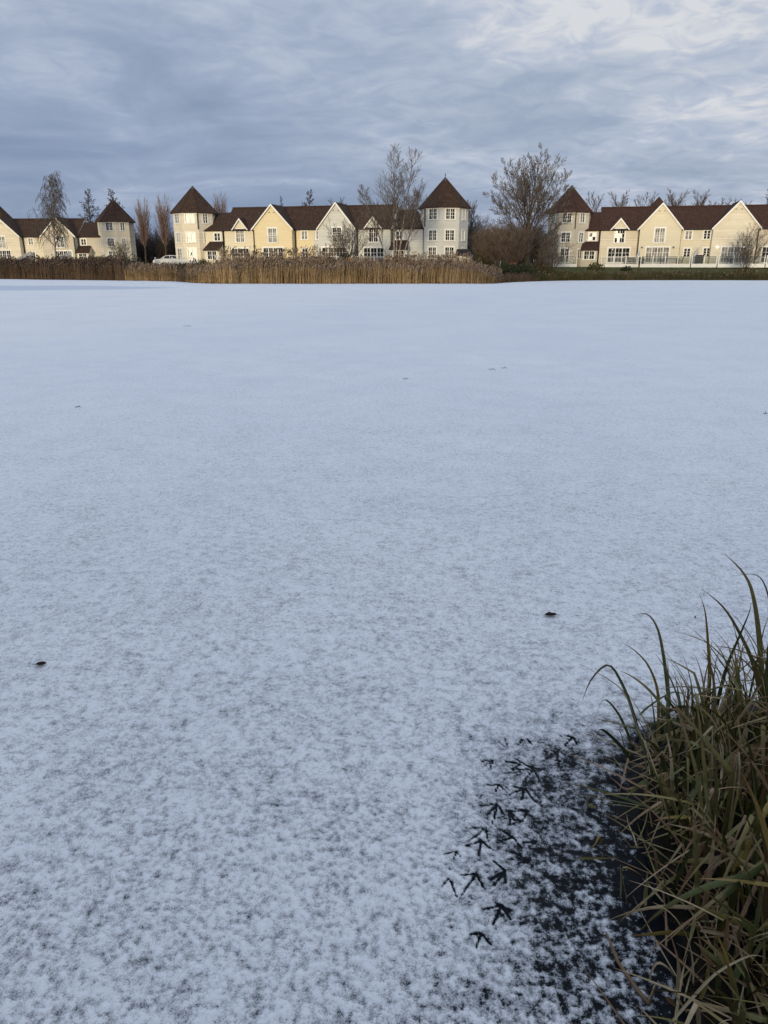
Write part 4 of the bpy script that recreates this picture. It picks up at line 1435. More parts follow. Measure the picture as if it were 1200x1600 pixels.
# multi-stemmed birch in front of the middle terrace
g = on_ground(617, 93, 415)
T_ = Tree(8)
bspec = [dict(seg=7, wob=0.03, up=0.25, kids=24, ang=42, angv=10, angtop=0.35, len=0.36, mesh=0, side=6, tap=0.9, shape=lambda f: 1.1 - 0.8 * f, **{'from': 0.3}),
         dict(seg=5, wob=0.07, up=0.45, kids=9, ang=30, len=0.55, mesh=1, side=4, rmin=0.015, **{'from': 0.25}),
         dict(seg=3, wob=0.10, up=0.3, kids=5, ang=26, len=0.65, mesh=1, side=3, rmin=0.011, **{'from': 0.2}),
         dict(seg=2, wob=0.12, up=0.1, kids=0, ang=24, len=0.5, mesh=1, side=3, rmin=0.009, **{'from': 0.2})]
for dx, d, L in ((0, (-0.06, 0, 1), 14.6), (0.25, (0.14, 0.05, 1), 14.2), (-0.3, (-0.42, 0.05, 1), 10.6), (0.1, (0.02, -0.1, 1), 11.2), (0.4, (0.3, 0, 1), 10.0)):
    T_.branch(Vector((dx, 0.2 * dx, 0)), Vector(d), L, 0.008 * L + 0.01, 0, bspec)
T_.finish('birch_tree', 'tall bare multi-stemmed birch in front of the pale grey cottage', g, 'birch', 'twig_grey').scale = (1.05, 1.05, 0.84)

# weeping birch in front of the left terrace
g = on_ground(87, 124, 405)
T_ = Tree(31)
wspec = [dict(seg=8, wob=0.03, up=0.3, kids=30, ang=52, angv=8, angtop=0.5, len=0.42, mesh=0, side=6, tap=0.92, shape=lambda f: 1.15 - 0.85 * f, **{'from': 0.2}),
         dict(seg=5, wob=0.06, up=0.45, kids=19, ang=60, len=0.62, mesh=1, side=3, rmin=0.018, **{'from': 0.3}),
         dict(seg=5, wob=0.08, up=-0.5, droop=3.4, kids=6, ang=24, len=0.62, mesh=1, side=3, rmin=0.014, **{'from': 0.2}),
         dict(seg=3, wob=0.08, up=-0.8, droop=2.0, kids=0, ang=30, len=0.5, mesh=1, side=3, rmin=0.012, **{'from': 0.2})]
T_.branch(Vector((0, 0, 0)), Vector((0.02, 0, 1)), 12.6, 0.19, 0, wspec)
T_.finish('weeping_birch', 'weeping birch with hanging twigs in front of the left terrace', g, 'birch', 'twig_grey')

# rounded bare shrub before the grey gable, and the shrub on the right lawn
def shrub(seed, stems, h, spread, twig, thick=0.03, kids=(9, 7, 4)):
    T_ = Tree(seed)
    sp = [dict(seg=4, wob=0.06, up=0.25, kids=kids[0], ang=32, len=0.55, mesh=0, side=4, tap=0.8, rmin=0.012, **{'from': 0.15}),
          dict(seg=3, wob=0.09, up=0.2, kids=kids[1], ang=34, len=0.5, mesh=1, side=3, rmin=0.010, **{'from': 0.15}),
          dict(seg=2, wob=0.12, up=0.1, kids=kids[2], ang=34, len=0.5, mesh=1, side=3, rmin=0.008, **{'from': 0.15}),
          dict(seg=1, wob=0.12, up=0.1, kids=0, ang=34, len=0.5, mesh=1, side=3, rmin=0.007, **{'from': 0.15})][: 1 + len(kids)]
    for i in range(stems):
        a = i * 2.4; k = spread * math.sqrt((i + 0.5) / stems)
        T_.branch(Vector((0.12 * k * math.cos(a) * h * 0.3, 0.12 * k * math.sin(a) * h * 0.3, 0)), Vector((k * math.cos(a), k * math.sin(a), 1)), h * T_.rg.uniform(0.7, 1.0) * 0.8, thick, 0, sp)
    return T_


g = on_ground(543, 92, 408)
shrub(5, 16, 6.6, 0.75, 'twig_grey', 0.045).finish('bare_shrub', 'rounded bare shrub in front of the pale grey gable house', g, 'bark', 'twig_grey', cat='shrub', parts=('stems', 'twigs'))
g = on_ground(1163, 96.5, 430)
shrub(15, 13, 6.7, 0.42, 'twig', 0.035).finish('bare_shrub', 'upright bare shrub on the lawn before the right gable house', g, 'bark', 'twig_grey', cat='shrub', parts=('stems', 'twigs'))
g = on_ground(190, 104, 425)
shrub(25, 9, 4.2, 0.45, 'twig', 0.03).finish('bare_shrub', 'thin bare sapling shrub in the dark reeds below the left tower', g, 'birch', 'twig_grey', cat='shrub', parts=('stems', 'twigs'))
g = on_ground(860, 93, 425)
shrub(35, 12, 5.2, 0.7, 'twig', 0.035).finish('bare_shrub', 'spreading bare shrub right of the willow trunk', g, 'bark', 'twig_grey', cat='shrub', parts=('stems', 'twigs'))

# thicket shrubs: one dense mesh each, reused
th = shrub(45, 34, 6.0, 0.75, 'twig', 0.03, (9, 6, 3))
t0 = th.finish('thicket_shrub', 'dense brown thicket shrub left of the willow trunk', on_ground(800, 93, 430), 'twig', 'twig', group='brown thicket shrubs beside the willow', cat='shrub', parts=('stems', 'twigs'))
k = 0
TH = [(778, 98, 0.95, 'brown thicket shrub at the right end of the tall reeds'), (757, 108, 1.0, 'brown thicket shrub right of the grey shed'), (785, 112, 1.15, 'brown thicket shrub behind the pale leaning stake'),
      (812, 108, 1.2, 'brown thicket shrub behind the willow, level with its lower limbs'), (838, 104, 1.0, 'brown thicket shrub behind the willow trunk'), (742, 116, 1.35, 'tall brown thicket shrub close behind the grey tower')]
for px_, Y, s_, lb in TH:
    clone(t0, lb, on_ground(px_, Y, 420), (s_ * 1.05, s_, s_), k * 1.3 + 0.4, 'brown thicket shrubs beside the willow'); k += 1
tt = shrub(55, 30, 6.2, 0.6, 'twig_dark', 0.035, (9, 6, 3))
t1 = tt.finish('thicket_shrub', 'dark thicket shrub between the left tower and the red willows', on_ground(218, 150, 411), 'twig_dark', 'twig_dark', group='dark thicket behind the parked car', cat='shrub', parts=('stems', 'twigs'))
for i, (px_, Y, s_, lb) in enumerate(((236, 156, 1.1, 'dark thicket shrub between the two red willows'), (252, 148, 1.0, 'dark thicket shrub behind the parked car'), (270, 155, 1.1, 'dark thicket shrub just left of the cream tower'), (205, 158, 1.15, 'dark thicket shrub right behind the left tower'),
                                     (228, 172, 1.5, 'tall dark thicket shrub furthest behind the red willows'), (262, 176, 1.5, 'tall dark thicket shrub behind the right red willow'),
                                     (768, 125, 1.15, 'dark thicket shrub far behind the brown thicket'), (805, 130, 1.2, 'dark thicket shrub far behind the willow'), (845, 128, 1.2, 'dark thicket shrub behind the left side of the stone tower'))):
    clone(t1, lb, on_ground(px_, Y, 411), s_, i * 0.9 + 0.3, 'dark thicket behind the houses')

# dark evergreen bushes, brambles: leaf-sized faces through a rounded volume
def leaf_bush(name, label, loc, rx, ry, h, n, m, seed, leaf=0.09, group=None, stemm='twig_dark'):
    root = empty(name, loc); tag(root, label, 'shrub', group)
    rs = np.random.RandomState(seed)
    c = rs.normal(size=(n, 3)); c /= np.linalg.norm(c, axis=1)[:, None]
    c *= (rs.rand(n, 1) ** 0.45)
    lump = 1 + 0.35 * perlin(c[:, 0] * 2.3 + seed, c[:, 2] * 2.3 + c[:, 1] * 1.7)
    c = c * lump[:, None]
    c[:, 2] = np.abs(c[:, 2] + 0.25)
    P = c * np.array([rx, ry, h * 0.8])
    a = rs.normal(size=(n, 3)); a /= np.linalg.norm(a, axis=1)[:, None]
    b_ = np.cross(a, rs.normal(size=(n, 3))); b_ /= np.linalg.norm(b_, axis=1)[:, None]
    s_ = leaf * (0.6 + 0.8 * rs.rand(n, 1))
    V = np.stack([P - a * s_, P + b_ * s_ * 0.45, P + a * s_, P - b_ * s_ * 0.45], 1).reshape(-1, 3)
    Q = np.arange(4 * n).reshape(n, 4)
    obj('foliage', np_mesh('foliage', V, Q, [M[m]]), root)
    st = MB()
    rg = random.Random(seed)
    for i in range(9):
        e = Vector((rg.uniform(-0.7, 0.7) * rx, rg.uniform(-0.7, 0.7) * ry, h * rg.uniform(0.5, 0.8)))
        st.tube([(e.x * 0.2, e.y * 0.2, -0.15), e * 0.6, e], [0.03, 0.02, 0.008], 4, cap=False)
    st.build('stems', M[stemm], root)


gb = 'dark low bushes along the far bank'
for i, (px_, Y, rx, h, n, m, lb) in enumerate((
        (541, 91, 0.55, 2.0, 900, 'evergreen', 'small dark evergreen bush below the rounded bare shrub'),
        (788, 86.5, 1.7, 1.5, 1700, 'evergreen', 'dark green bush at the right end of the reed bed'),
        (815, 88, 2.0, 1.7, 1900, 'evergreen', 'dark green bush left of the willow trunk'),
        (845, 92.5, 1.7, 1.5, 1600, 'bramble', 'low brown bramble right of the willow trunk'),
        (318, 100, 1.1, 1.0, 1000, 'evergreen', 'dark clipped bush right of the fence below the cream tower'),
        (205, 100, 1.7, 1.8, 1500, 'bramble', 'dark bramble between the dark and pale reeds'),
        (287, 93, 1.8, 0.8, 1400, 'evergreen', 'low dark bush in the gap below the picket fence'),
        (930, 100.5, 1.2, 0.9, 1000, 'lawn', 'yellowish green bush at the left end of the right lawn decks'),
        (978, 100, 0.7, 0.6, 600, 'evergreen', 'small black looking bush below the dormer cottage deck'),
        (1164, 96, 1.3, 1.1, 1200, 'bramble', 'low bramble round the foot of the upright lawn shrub'),
        (752, 101, 1.5, 1.8, 1400, 'bramble', 'brown bramble in front of the short white fence'))):
    leaf_bush('low_bush', lb, on_ground(px_, Y, 425, 0.05), rx, rx * 0.8, h, n, m, 60 + i, 0.11, gb)

# trees behind the terraces
def simple_tree(seed, h, style):
    T_ = Tree(seed)
    if style == 'alder':
        sp = [dict(seg=7, wob=0.02, up=0.3, kids=42, ang=68, angv=8, angtop=0.35, len=0.26, mesh=0, side=5, tap=0.93, shape=lambda f: 1.25 - 1.1 * f, **{'from': 0.18}),
              dict(seg=3, wob=0.1, up=0.25, kids=8, ang=50, len=0.4, mesh=1, side=3, rmin=0.018, **{'from': 0.2}),
              dict(seg=2, wob=0.15, up=0.1, kids=5, ang=50, len=0.5, mesh=1, side=3, rmin=0.018, **{'from': 0.2}),
              dict(seg=1, wob=0.15, up=0.1, kids=0, ang=50, len=0.5, mesh=1, side=3, rmin=0.020, **{'from': 0.2})]
        T_.branch(Vector(), Vector((0.02, 0, 1)), h, 0.014 * h, 0, sp)
    elif style == 'pollard':
        sp0 = [dict(seg=4, wob=0.02, up=0.2, kids=58, ang=42, angv=14, angtop=0.6, len=0.60, mesh=0, side=6, tap=0.75, shape=lambda f: 0.75 + 0.3 * f, bias=0.8, **{'from': 0.45}),
               dict(seg=5, wob=0.04, up=0.9, kids=11, ang=18, len=0.5, mesh=1, side=3, rmin=0.014, **{'from': 0.2}),
               dict(seg=2, wob=0.06, up=0.2, kids=0, ang=16, len=0.5, mesh=1, side=3, rmin=0.014, **{'from': 0.2})]
        T_.branch(Vector(), Vector((0.02, 0, 1)), h * 0.66, 0.019 * h, 0, sp0)
    else:
        sp = [dict(seg=5, wob=0.04, up=0.2, kids=14, ang=48, angtop=0.4, len=0.62, mesh=0, side=5, tap=0.85, **{'from': 0.25}),
              dict(seg=4, wob=0.09, up=0.45, kids=9, ang=34, len=0.55, mesh=0, side=3, rmin=0.02, **{'from': 0.2}),
              dict(seg=3, wob=0.12, up=0.3, kids=8, ang=28, len=0.65, mesh=1, side=3, rmin=0.016, **{'from': 0.2}),
              dict(seg=2, wob=0.12, up=0.2, kids=0, ang=26, len=0.55, mesh=1, side=3, rmin=0.014, **{'from': 0.2})]
        T_.branch(Vector(), Vector((0.03, 0, 1)), h * 0.82, 0.02 * h, 0, sp)
    return T_


def top_h(px, row, Y):
    return at(px, row, Y).z - FLOOR


gt = 'trees rising behind the terraces'
al = simple_tree(71, 10, 'alder').finish('alder_tree', 'narrow dark alder just left of the left tower roof', on_ground(146, 160, HZ), 'bark', 'twig_dark', gt)
al.scale = (top_h(148, 292, 160) / 7.7, top_h(148, 292, 160) / 7.7, top_h(148, 292, 160) / 10)
for px_, row, Y, lb, wx in ((196, 294, 165, 'narrow alder just right of the left tower roof', 1.3), (479, 293, 150, 'leaning alder above the ridge right of the yellow gable', 1.25), (447, 304, 158, 'slim alder top above the yellow gable ridge', 0.55)):
    h_ = top_h(px_, row, Y) / 10
    clone(al, lb, on_ground(px_, Y, HZ), (h_ * wx, h_ * wx, h_), px_ * 0.3, gt)
po = simple_tree(72, 10, 'pollard').finish('pollard_willow', 'red brown pollard willow in the gap left of the cream tower, left one', on_ground(228, 140, HZ), 'bark', 'twig_red', 'red brown pollard willows')
po.scale = (top_h(225, 320, 140) / 9.8,) * 3
for px_, row, Y, lb in ((260, 316, 138, 'red brown pollard willow close left of the cream tower'), (349, 313, 142, 'red brown pollard willow above the ridge right of the cream tower')):
    clone(po, lb, on_ground(px_, Y, HZ), top_h(px_, row, Y) / 9.8, px_ * 0.7, 'red brown pollard willows')
br = simple_tree(73, 10, 'broad').finish('bare_tree', 'low bare tree above the ridge behind the grey gable', on_ground(532, 165, HZ), 'bark', 'twig_grey', gt)
br.scale = (top_h(530, 315, 165) / 9.6,) * 3
br2 = simple_tree(87, 10, 'broad').finish('bare_tree', 'bare tree rising just right of the stone tower roof', on_ground(924, 150, HZ), 'bark', 'twig_grey', gt)
br2.scale = (top_h(924, 303, 150) / 9.6,) * 3
for i, (px_, row, Y, lb) in enumerate(((962, 305, 160, 'bare tree above the small dormer of the right terrace'), (994, 304, 170, 'bare tree left of the small red tower roof'),
                                       (1042, 303, 175, 'bare tree above the cream gable of the right terrace'), (1022, 312, 165, 'low bare tree behind the small red tower roof'), (1085, 304, 175, 'bare tree over the ridge between the two right gables'), (1108, 313, 180, 'small bare tree over the right terrace ridge'),
                                       (1190, 303, 170, 'bare tree over the ridge at the right edge'), (1150, 314, 185, 'low distant bare tree behind the right gable'), (735, 318, 135, 'bare tree behind the right edge of the grey tower'), (640, 300, 140, 'bare tree behind the ridge beside the grey tower'))):
    h_ = top_h(px_, row, Y) / 9.6
    clone((br, br2)[i % 2], lb, on_ground(px_, Y, HZ), (h_ * (0.9 + 0.2 * (i % 3)), h_ * 0.9, h_), i * 1.7 + 0.5, gt)

# far wood that closes the view between the houses
def far_wood():
    rs = np.random.RandomState(3); n = 9000
    px_ = rs.uniform(-350, 1550, n); Y = rs.uniform(235, 300, n)
    hh = rs.uniform(0.2, 1.0, n) ** 0.7 * (8 + 2.5 * np.sin(px_ * 0.05) + 1.5 * np.sin(px_ * 0.017))
    X = (px_ - 600) / (F / CP) * Y * 1.0
    b0 = np.stack([X, Y, np.full(n, FLOOR)], 1)
    d = np.stack([rs.normal(0, 0.22, n), rs.normal(0, 0.22, n), np.ones(n)], 1)
    a = rs.rand(n) * 6.28; w = 0.10
    o = np.stack([np.cos(a), np.sin(a), np.zeros(n)], 1) * w
    tip = b0 + d * hh[:, None]
    V = np.stack([b0 - o, b0 + o, tip], 1).reshape(-1, 3)
    tag(obj('far_wood', np_mesh('far_wood', V, np.arange(3 * n).reshape(n, 3), [M['twig_dark']])), 'low dark far wood closing the view between the houses', 'wood', kind='stuff')


far_wood()


# ------------------------------------------------------------------ reed beds
def reed_bed(name, label, pxa, pxb, o0, o1, n, hmin, hmax, stem, plume, seed, pl=1.0, w=0.013, lean=0.10, tall=None, edge=0.0):
    rs = np.random.RandomState(seed)
    aa, ab = math.atan2(*ice(pxa, 440).xy), math.atan2(*ice(pxb, 440).xy)
    A = rs.uniform(aa, ab, n)
    O = o0 + (o1 - o0) * rs.rand(n) ** 1.25
    rr = shore_r(A) + O
    X, Y = np.sin(A) * rr, np.cos(A) * rr
    Z = prof_z(O) - 0.05
    H_ = hmin + (hmax - hmin) * rs.rand(n) ** 0.7
    H_ *= 1 + 0.22 * perlin(X * 0.45, Y * 0.45 + seed) + 0.16 * perlin(X * 1.7, Y * 1.7)
    if edge: H_ *= np.clip(np.minimum(A - aa, ab - A) / edge, 0.35, 1)
    if tall is not None: H_ *= tall(600 + np.tan(A) * 1226)
    az = rs.rand(n) * 2 * np.pi
    wind = np.array([0.05, 0.02])
    ln = np.abs(rs.normal(0, lean, n))
    dx = np.cos(az) * ln + wind[0]; dy = np.sin(az) * ln + wind[1]
    V = []; Q = []; mi = []; rnd = []
    base = np.stack([X, Y, Z], 1)
    r1 = rs.rand(n)
    lowf = 0.5 + 0.5 * perlin(X * 0.22 + 3, Y * 0.22)
    rv = np.clip(0.65 * r1 + 0.45 * lowf, 0, 1.1)

    def P(t):   # point along the stem, bending progressively
        return base + np.stack([dx * H_ * t * t, dy * H_ * t * t, H_ * t], 1)
    cnt = 0
    f1 = rs.rand(n) * np.pi
    wv = np.stack([np.cos(f1), np.sin(f1), np.zeros(n)], 1)
    # stem: two crossed tapered strips of three joints
    for cross in (0, np.pi / 2):
        wv2 = np.stack([np.cos(f1 + cross), np.sin(f1 + cross), np.zeros(n)], 1)
        ts = [0, 0.4, 0.75, 1.0]; ws = [w, w, w * 0.8, w * 0.4]
        rows = []
        for t, ww in zip(ts, ws):
            rows.append((P(t) - wv2 * ww, P(t) + wv2 * ww))
        blk = np.stack([p for row in rows for p in row], 1)
        V.append(blk.reshape(-1, 3)); k = 8
        idx = cnt + np.arange(n)[:, None] * k
        for i in range(3):
            Q.append(np.concatenate([idx + 2 * i, idx + 2 * i + 1, idx + 2 * i + 3, idx + 2 * i + 2], 1)); mi.append(np.zeros(n, int))
        rnd.append(np.repeat(rv, k)); cnt += n * k
    # leaves
    for li in range(3):
        t = rs.uniform(0.25, 0.85, n); la = rs.rand(n) * 6.28
        L = rs.uniform(0.3, 0.6, n)
        p = base + np.stack([dx * H_ * t * t, dy * H_ * t * t, H_ * t], 1)
        out = np.stack([np.cos(la), np.sin(la), np.zeros(n)], 1)
        sd = np.stack([-np.sin(la), np.cos(la), np.zeros(n)], 1) * 0.014
        mid_ = p + out * (L * 0.45)[:, None] + np.array([0, 0, 1]) * (L * rs.uniform(0.2, 0.55, n))[:, None]
        tip = p + out * (L * 0.95)[:, None] + np.array([0, 0, 1]) * (L * rs.uniform(-0.35, 0.4, n))[:, None]
        blk = np.stack([p, mid_ - sd, tip, mid_ + sd], 1)
        V.append(blk.reshape(-1, 3)); idx = cnt + np.arange(n)[:, None] * 4
        Q.append(np.concatenate([idx, idx + 1, idx + 2, idx + 3], 1)); mi.append(np.zeros(n, int)); rnd.append(np.repeat(rv, 4)); cnt += n * 4
    # plume: drooping tuft of three blades
    if pl > 0:
        sel = np.where(rs.rand(n) < pl)[0]; m_ = len(sel)
        tip = P(1.0)[sel]
        for li in range(4):
            la = rs.rand(m_) * 6.28 if li else np.full(m_, 0.4)
            L = rs.uniform(0.2, 0.36, m_)
            out = np.stack([np.cos(la) * 0.5 + 0.25, np.sin(la) * 0.5, np.zeros(m_)], 1)
            up = np.array([0, 0, 1])
            sd = np.stack([-np.sin(la), np.cos(la), np.zeros(m_)], 1) * 0.042
            a0 = tip - up * 0.08
            mid_ = a0 + out * (L * 0.3)[:, None] + up * (L * 0.6)[:, None]
            tp = a0 + out * (L * 0.75)[:, None] + up * (L * rs.uniform(0.5, 1.0, m_))[:, None]
            blk = np.stack([a0, mid_ - sd, tp, mid_ + sd], 1)
            V.append(blk.reshape(-1, 3)); idx = cnt + np.arange(m_)[:, None] * 4
            Q.append(np.concatenate([idx, idx + 1, idx + 2, idx + 3], 1)); mi.append(np.ones(m_, int)); rnd.append(np.repeat(rv[sel], 4)); cnt += m_ * 4
    o = obj(name, np_mesh(name, np.concatenate(V), np.concatenate(Q), [M[stem], M[plume]], np.concatenate(mi), attrs={'rnd': np.concatenate(rnd)}))
    tag(o, label, 'reeds', kind='stuff')


def tall_mid(px):
    return np.interp(px, [300, 330, 350, 400, 500, 540, 620, 700, 740, 775], [0.62, 0.74, 0.98, 1.02, 1.0, 0.94, 0.97, 0.95, 0.80, 0.42])


reed_bed('reeds', 'tall tan reed bed with grey brown plumes below the middle terrace', 292, 783, 0.1, 6.2, 10500, 1.30, 1.85, 'reed', 'plume', 1, pl=0.5, tall=tall_mid)
reed_bed('reeds', 'dark brown reed bed below the left terrace', -160, 196, 0.1, 6.2, 8000, 1.4, 1.95, 'reed_dark', 'plume_dark', 2, pl=0.9)
reed_bed('reeds', 'short pale tan reed bed below the parked car', 196, 276, 0.1, 4.2, 2100, 0.95, 1.45, 'reed', 'plume', 3, pl=0.55)
reed_bed('reeds', 'low brown rush fringe along the edge of the right lawn', 838, 1420, 0.05, 3.2, 5200, 0.30, 0.85, 'rush', 'plume', 4, pl=0.05, w=0.012, lean=0.2)
reed_bed('reeds', 'thin short dark reeds under the dark bushes left of the willow', 774, 840, 0.1, 2.5, 500, 0.4, 0.8, 'reed_dark', 'plume_dark', 6, pl=0.1, lean=0.25)
reed_bed('reeds', 'dark short sedge in the gap below the picket fence', 268, 306, 0.1, 5, 900, 0.6, 1.2, 'reed_dark', 'plume_dark', 7, pl=0.2)
reed_bed('reeds', 'sparse tall plumed reeds standing above the bed before the yellow gable', 345, 525, 4.5, 7.0, 520, 1.95, 2.45, 'reed', 'plume', 11, pl=1.0)
reed_bed('reeds', 'sparse tall plumed reeds standing above the bed before the grey tower', 600, 735, 4.0, 6.5, 300, 1.8, 2.2, 'reed', 'plume', 12, pl=1.0)

# ------------------------------------------------------------------ near things: leaves and twigs on the snow, sedge on the bank
def dead_leaf(px, py, L, rz, seed, label, curl=0.5):
    p = ice(px, py, 0.006)
    root = empty('dead_leaf', p, rz); tag(root, label, 'leaf', 'dead leaves on the snow')
    rg = random.Random(seed)
    b = MB(); n = 9; rows = []
    for i in range(n):
        t = i / (n - 1)
        wd = L * 0.26 * math.sin(math.pi * min(1, t * 0.93 + 0.06)) ** 0.8 * (1 + rg.uniform(-0.15, 0.15))
        x = (t - 0.5) * L
        z = 0.004 + curl * L * 0.30 * (2 * abs(t - 0.45)) ** 2
        rows.append(b.pts([(x, -wd, z + wd * 0.75), (x, -wd * 0.5, z + wd * 0.2), (x, 0, z), (x, wd * 0.5, z + wd * 0.3), (x, wd, z + wd * 0.95)]))
    for a, c in zip(rows, rows[1:]):
        for j in range(4):
            b.f.append((a + j, a + j + 1, c + j + 1, c + j)); b.m.append(0)
    o = b.build('blade', M['deadleaf'], root, smooth=True)
    sm = o.modifiers.new('thickness', 'SOLIDIFY'); sm.thickness = 0.0012
    b = MB(); b.tube([(-0.48 * L, 0, 0.004 + curl * L * 0.24), (-0.65 * L, 0.03 * L, curl * L * 0.36), (-0.78 * L, 0.08 * L, curl * L * 0.5)], [0.0014, 0.0012, 0.001], 5); b.build('stalk', M['deadleaf'], root)


dead_leaf(65, 1040, 0.052, R(10), 1, 'dark curled dead leaf lying on the snow at the far left', 0.4)
dead_leaf(860, 963, 0.072, R(185), 2, 'slim curled dark leaf on the snow left of the sedge tips', 0.3)


def twig(px, py, L, rz, label, seed):
    p = ice(px, py, 0.007)
    rg = random.Random(seed)
    root = empty('twig', p, rz); tag(root, label, 'twig', 'twigs scattered on the snow')
    b = MB(); P = [Vector((-L / 2 + L * i / 4, rg.uniform(-1, 1) * L * 0.06, 0.008 + rg.random() * 0.014)) for i in range(5)]
    b.tube(P, [0.005, 0.0045, 0.004, 0.0035, 0.002], 5); st = b.build('stem', M['deadleaf'], root)
    b = MB(); b.tube([P[2], P[2] + Vector((L * 0.12, L * 0.1, 0.01)), P[2] + Vector((L * 0.2, L * 0.2, 0.025))], [0.004, 0.0035, 0.002], 4); b.build('side_shoot', M['deadleaf'], root)


for i, (px_, py_, L, a, lb) in enumerate(((634, 593, 0.10, 10, 'short dark twig on the snow near the middle of the lake'), (769, 578, 0.13, -5, 'dark twig on the snow right of the lake middle'), (788, 576, 0.12, 8, 'faint thin twig just right of the dark twig on the snow'),
                                          (293, 510, 0.28, 0, 'faint twig far out on the snow at left'),
                                          (122, 637, 0.10, -20, 'thin twig on the snow left of centre'), (1196, 648, 0.10, 30, 'dark twig at the right edge of the snow'),
                                          )):
    twig(px_, py_, L, R(a), lb, i)
# bits of debris frozen to the snow close by
for i, (px_, py_, L, a, lb) in enumerate(((833, 961, 0.008, 0, 'tiny crumb of debris just left of the slim dark leaf'), (1086, 965, 0.012, 30, 'tiny dark crumb on the snow between sedge tips'))):
    p = ice(px_, py_, 0.006); b = MB(); b.lathe([(0.0015, 0), (L * 0.5, L * 0.25), (L * 0.35, L * 0.6), (0.001, L * 0.75)], n=6)
    tag(b.build('debris_crumb', M['deadleaf'], loc=p), lb, 'debris', 'crumbs of debris on the snow')


def blade_material(name, c0, c1, tip):
    m = bpy.data.materials.new(name); m.use_nodes = True
    t = m.node_tree; b = t.nodes['Principled BSDF']
    b.inputs['Roughness'].default_value = 0.5; b.inputs['Specular IOR Level'].default_value = 0.3
    uv = nd(t, 'ShaderNodeAttribute', attribute_name='along')
    rn = nd(t, 'ShaderNodeAttribute', attribute_name='rnd')
    tc = nd(t, 'ShaderNodeTexCoord')
    n = nd(t, 'ShaderNodeTexNoise'); n.inputs['Scale'].default_value = 35; n.inputs['Detail'].default_value = 5
    lk(t, tc.outputs['Object'], n.inputs['Vector'])
    f = mth(t, 'ADD', mth(t, 'MULTIPLY', n.outputs['Fac'], 0.7), mth(t, 'MULTIPLY', rn.outputs['Fac'], 0.5))
    rp = ramp(t, [(0.35, c0), (0.8, c1)], 'LINEAR'); lk(t, f, rp.inputs[0])
    tf = nd(t, 'ShaderNodeMapRange', interpolation_type='SMOOTHSTEP'); tf.inputs['From Min'].default_value = 0.55; tf.inputs['From Max'].default_value = 1.05
    lk(t, mth(t, 'ADD', uv.outputs['Fac'], mth(t, 'MULTIPLY', mth(t, 'SUBTRACT', n.outputs['Fac'], 0.5), 0.5)), tf.inputs['Value'])
    lk(t, mixc(t, tf.outputs[0], rp.outputs[0], tip), b.inputs['Base Color'])
    bp = nd(t, 'ShaderNodeBump'); bp.inputs['Strength'].default_value = 0.35; bp.inputs['Distance'].default_value = 0.001
    lk(t, n.outputs['Fac'], bp.inputs['Height']); lk(t, bp.outputs[0], b.inputs['Normal'])
    return m


BM = [blade_material('green_sedge', (0.062, 0.084, 0.028), (0.125, 0.145, 0.050), (0.16, 0.11, 0.048)),
      blade_material('olive_sedge', (0.13, 0.122, 0.042), (0.225, 0.195, 0.072), (0.25, 0.17, 0.08)),
      blade_material('yellow_sedge', (0.24, 0.18, 0.040), (0.31, 0.23, 0.062), (0.25, 0.14, 0.055)),
      blade_material('tan_sedge', (0.32, 0.245, 0.145), (0.47, 0.37, 0.23), (0.38, 0.29, 0.19)),
      blade_material('brown_sedge', (0.17, 0.10, 0.054), (0.27, 0.17, 0.092), (0.22, 0.14, 0.08))]


def blade_geo(P, w, fold=0.25, twist=0.0, face=None):
    """leaf strip along the polyline P: V section, tapering to the tip; returns verts, quads, along"""
    k = len(P); V = []; A = []
    tot = [0.0]
    for a, b in zip(P, P[1:]): tot.append(tot[-1] + (b - a).length)
    side0 = None
    for i in range(k):
        d = (P[min(i + 1, k - 1)] - P[max(i - 1, 0)]).normalized()
        t = tot[i] / tot[-1]
        if side0 is None:
            s_ = face if face is not None else d.cross(Vector((0, 0, 1)))
            if s_.length < 1e-3: s_ = Vector((1, 0, 0))
        else: s_ = side0
        s_ = (s_ - d * s_.dot(d)).normalized(); side0 = s_
        s2 = Matrix.Rotation(twist * t, 3, d) @ s_
        nrm = d.cross(s2)
        ww = w * 0.5 * (0.75 + 0.25 * min(1, t * 4)) * max(0.04, (1 - t ** 2.2)) ** 0.8
        V += [P[i] - s2 * ww + nrm * ww * fold, P[i], P[i] + s2 * ww + nrm * ww * fold]; A += [t] * 3
    Q = []
    for i in range(k - 1):
        for j in range(2): Q.append((3 * i + j, 3 * i + j + 1, 3 * i + j + 4, 3 * i + j + 3))
    return V, Q, A


def smooth_poly(pts, n):
    """Catmull-Rom through pts"""
    pts = [Vector(p) for p in pts]
    out = []
    m = len(pts) - 1
    for i in range(n + 1):
        x = i / n * m; j = min(int(x), m - 1); t = x - j
        p0 = pts[max(j - 1, 0)]; p1 = pts[j]; p2 = pts[j + 1]; p3 = pts[min(j + 2, m)]
        out.append(0.5 * ((2 * p1) + (p2 - p0) * t + (2 * p0 - 5 * p1 + 4 * p2 - p3) * t * t + (3 * p1 - p0 - 3 * p2 + p3) * t ** 3))
    return out


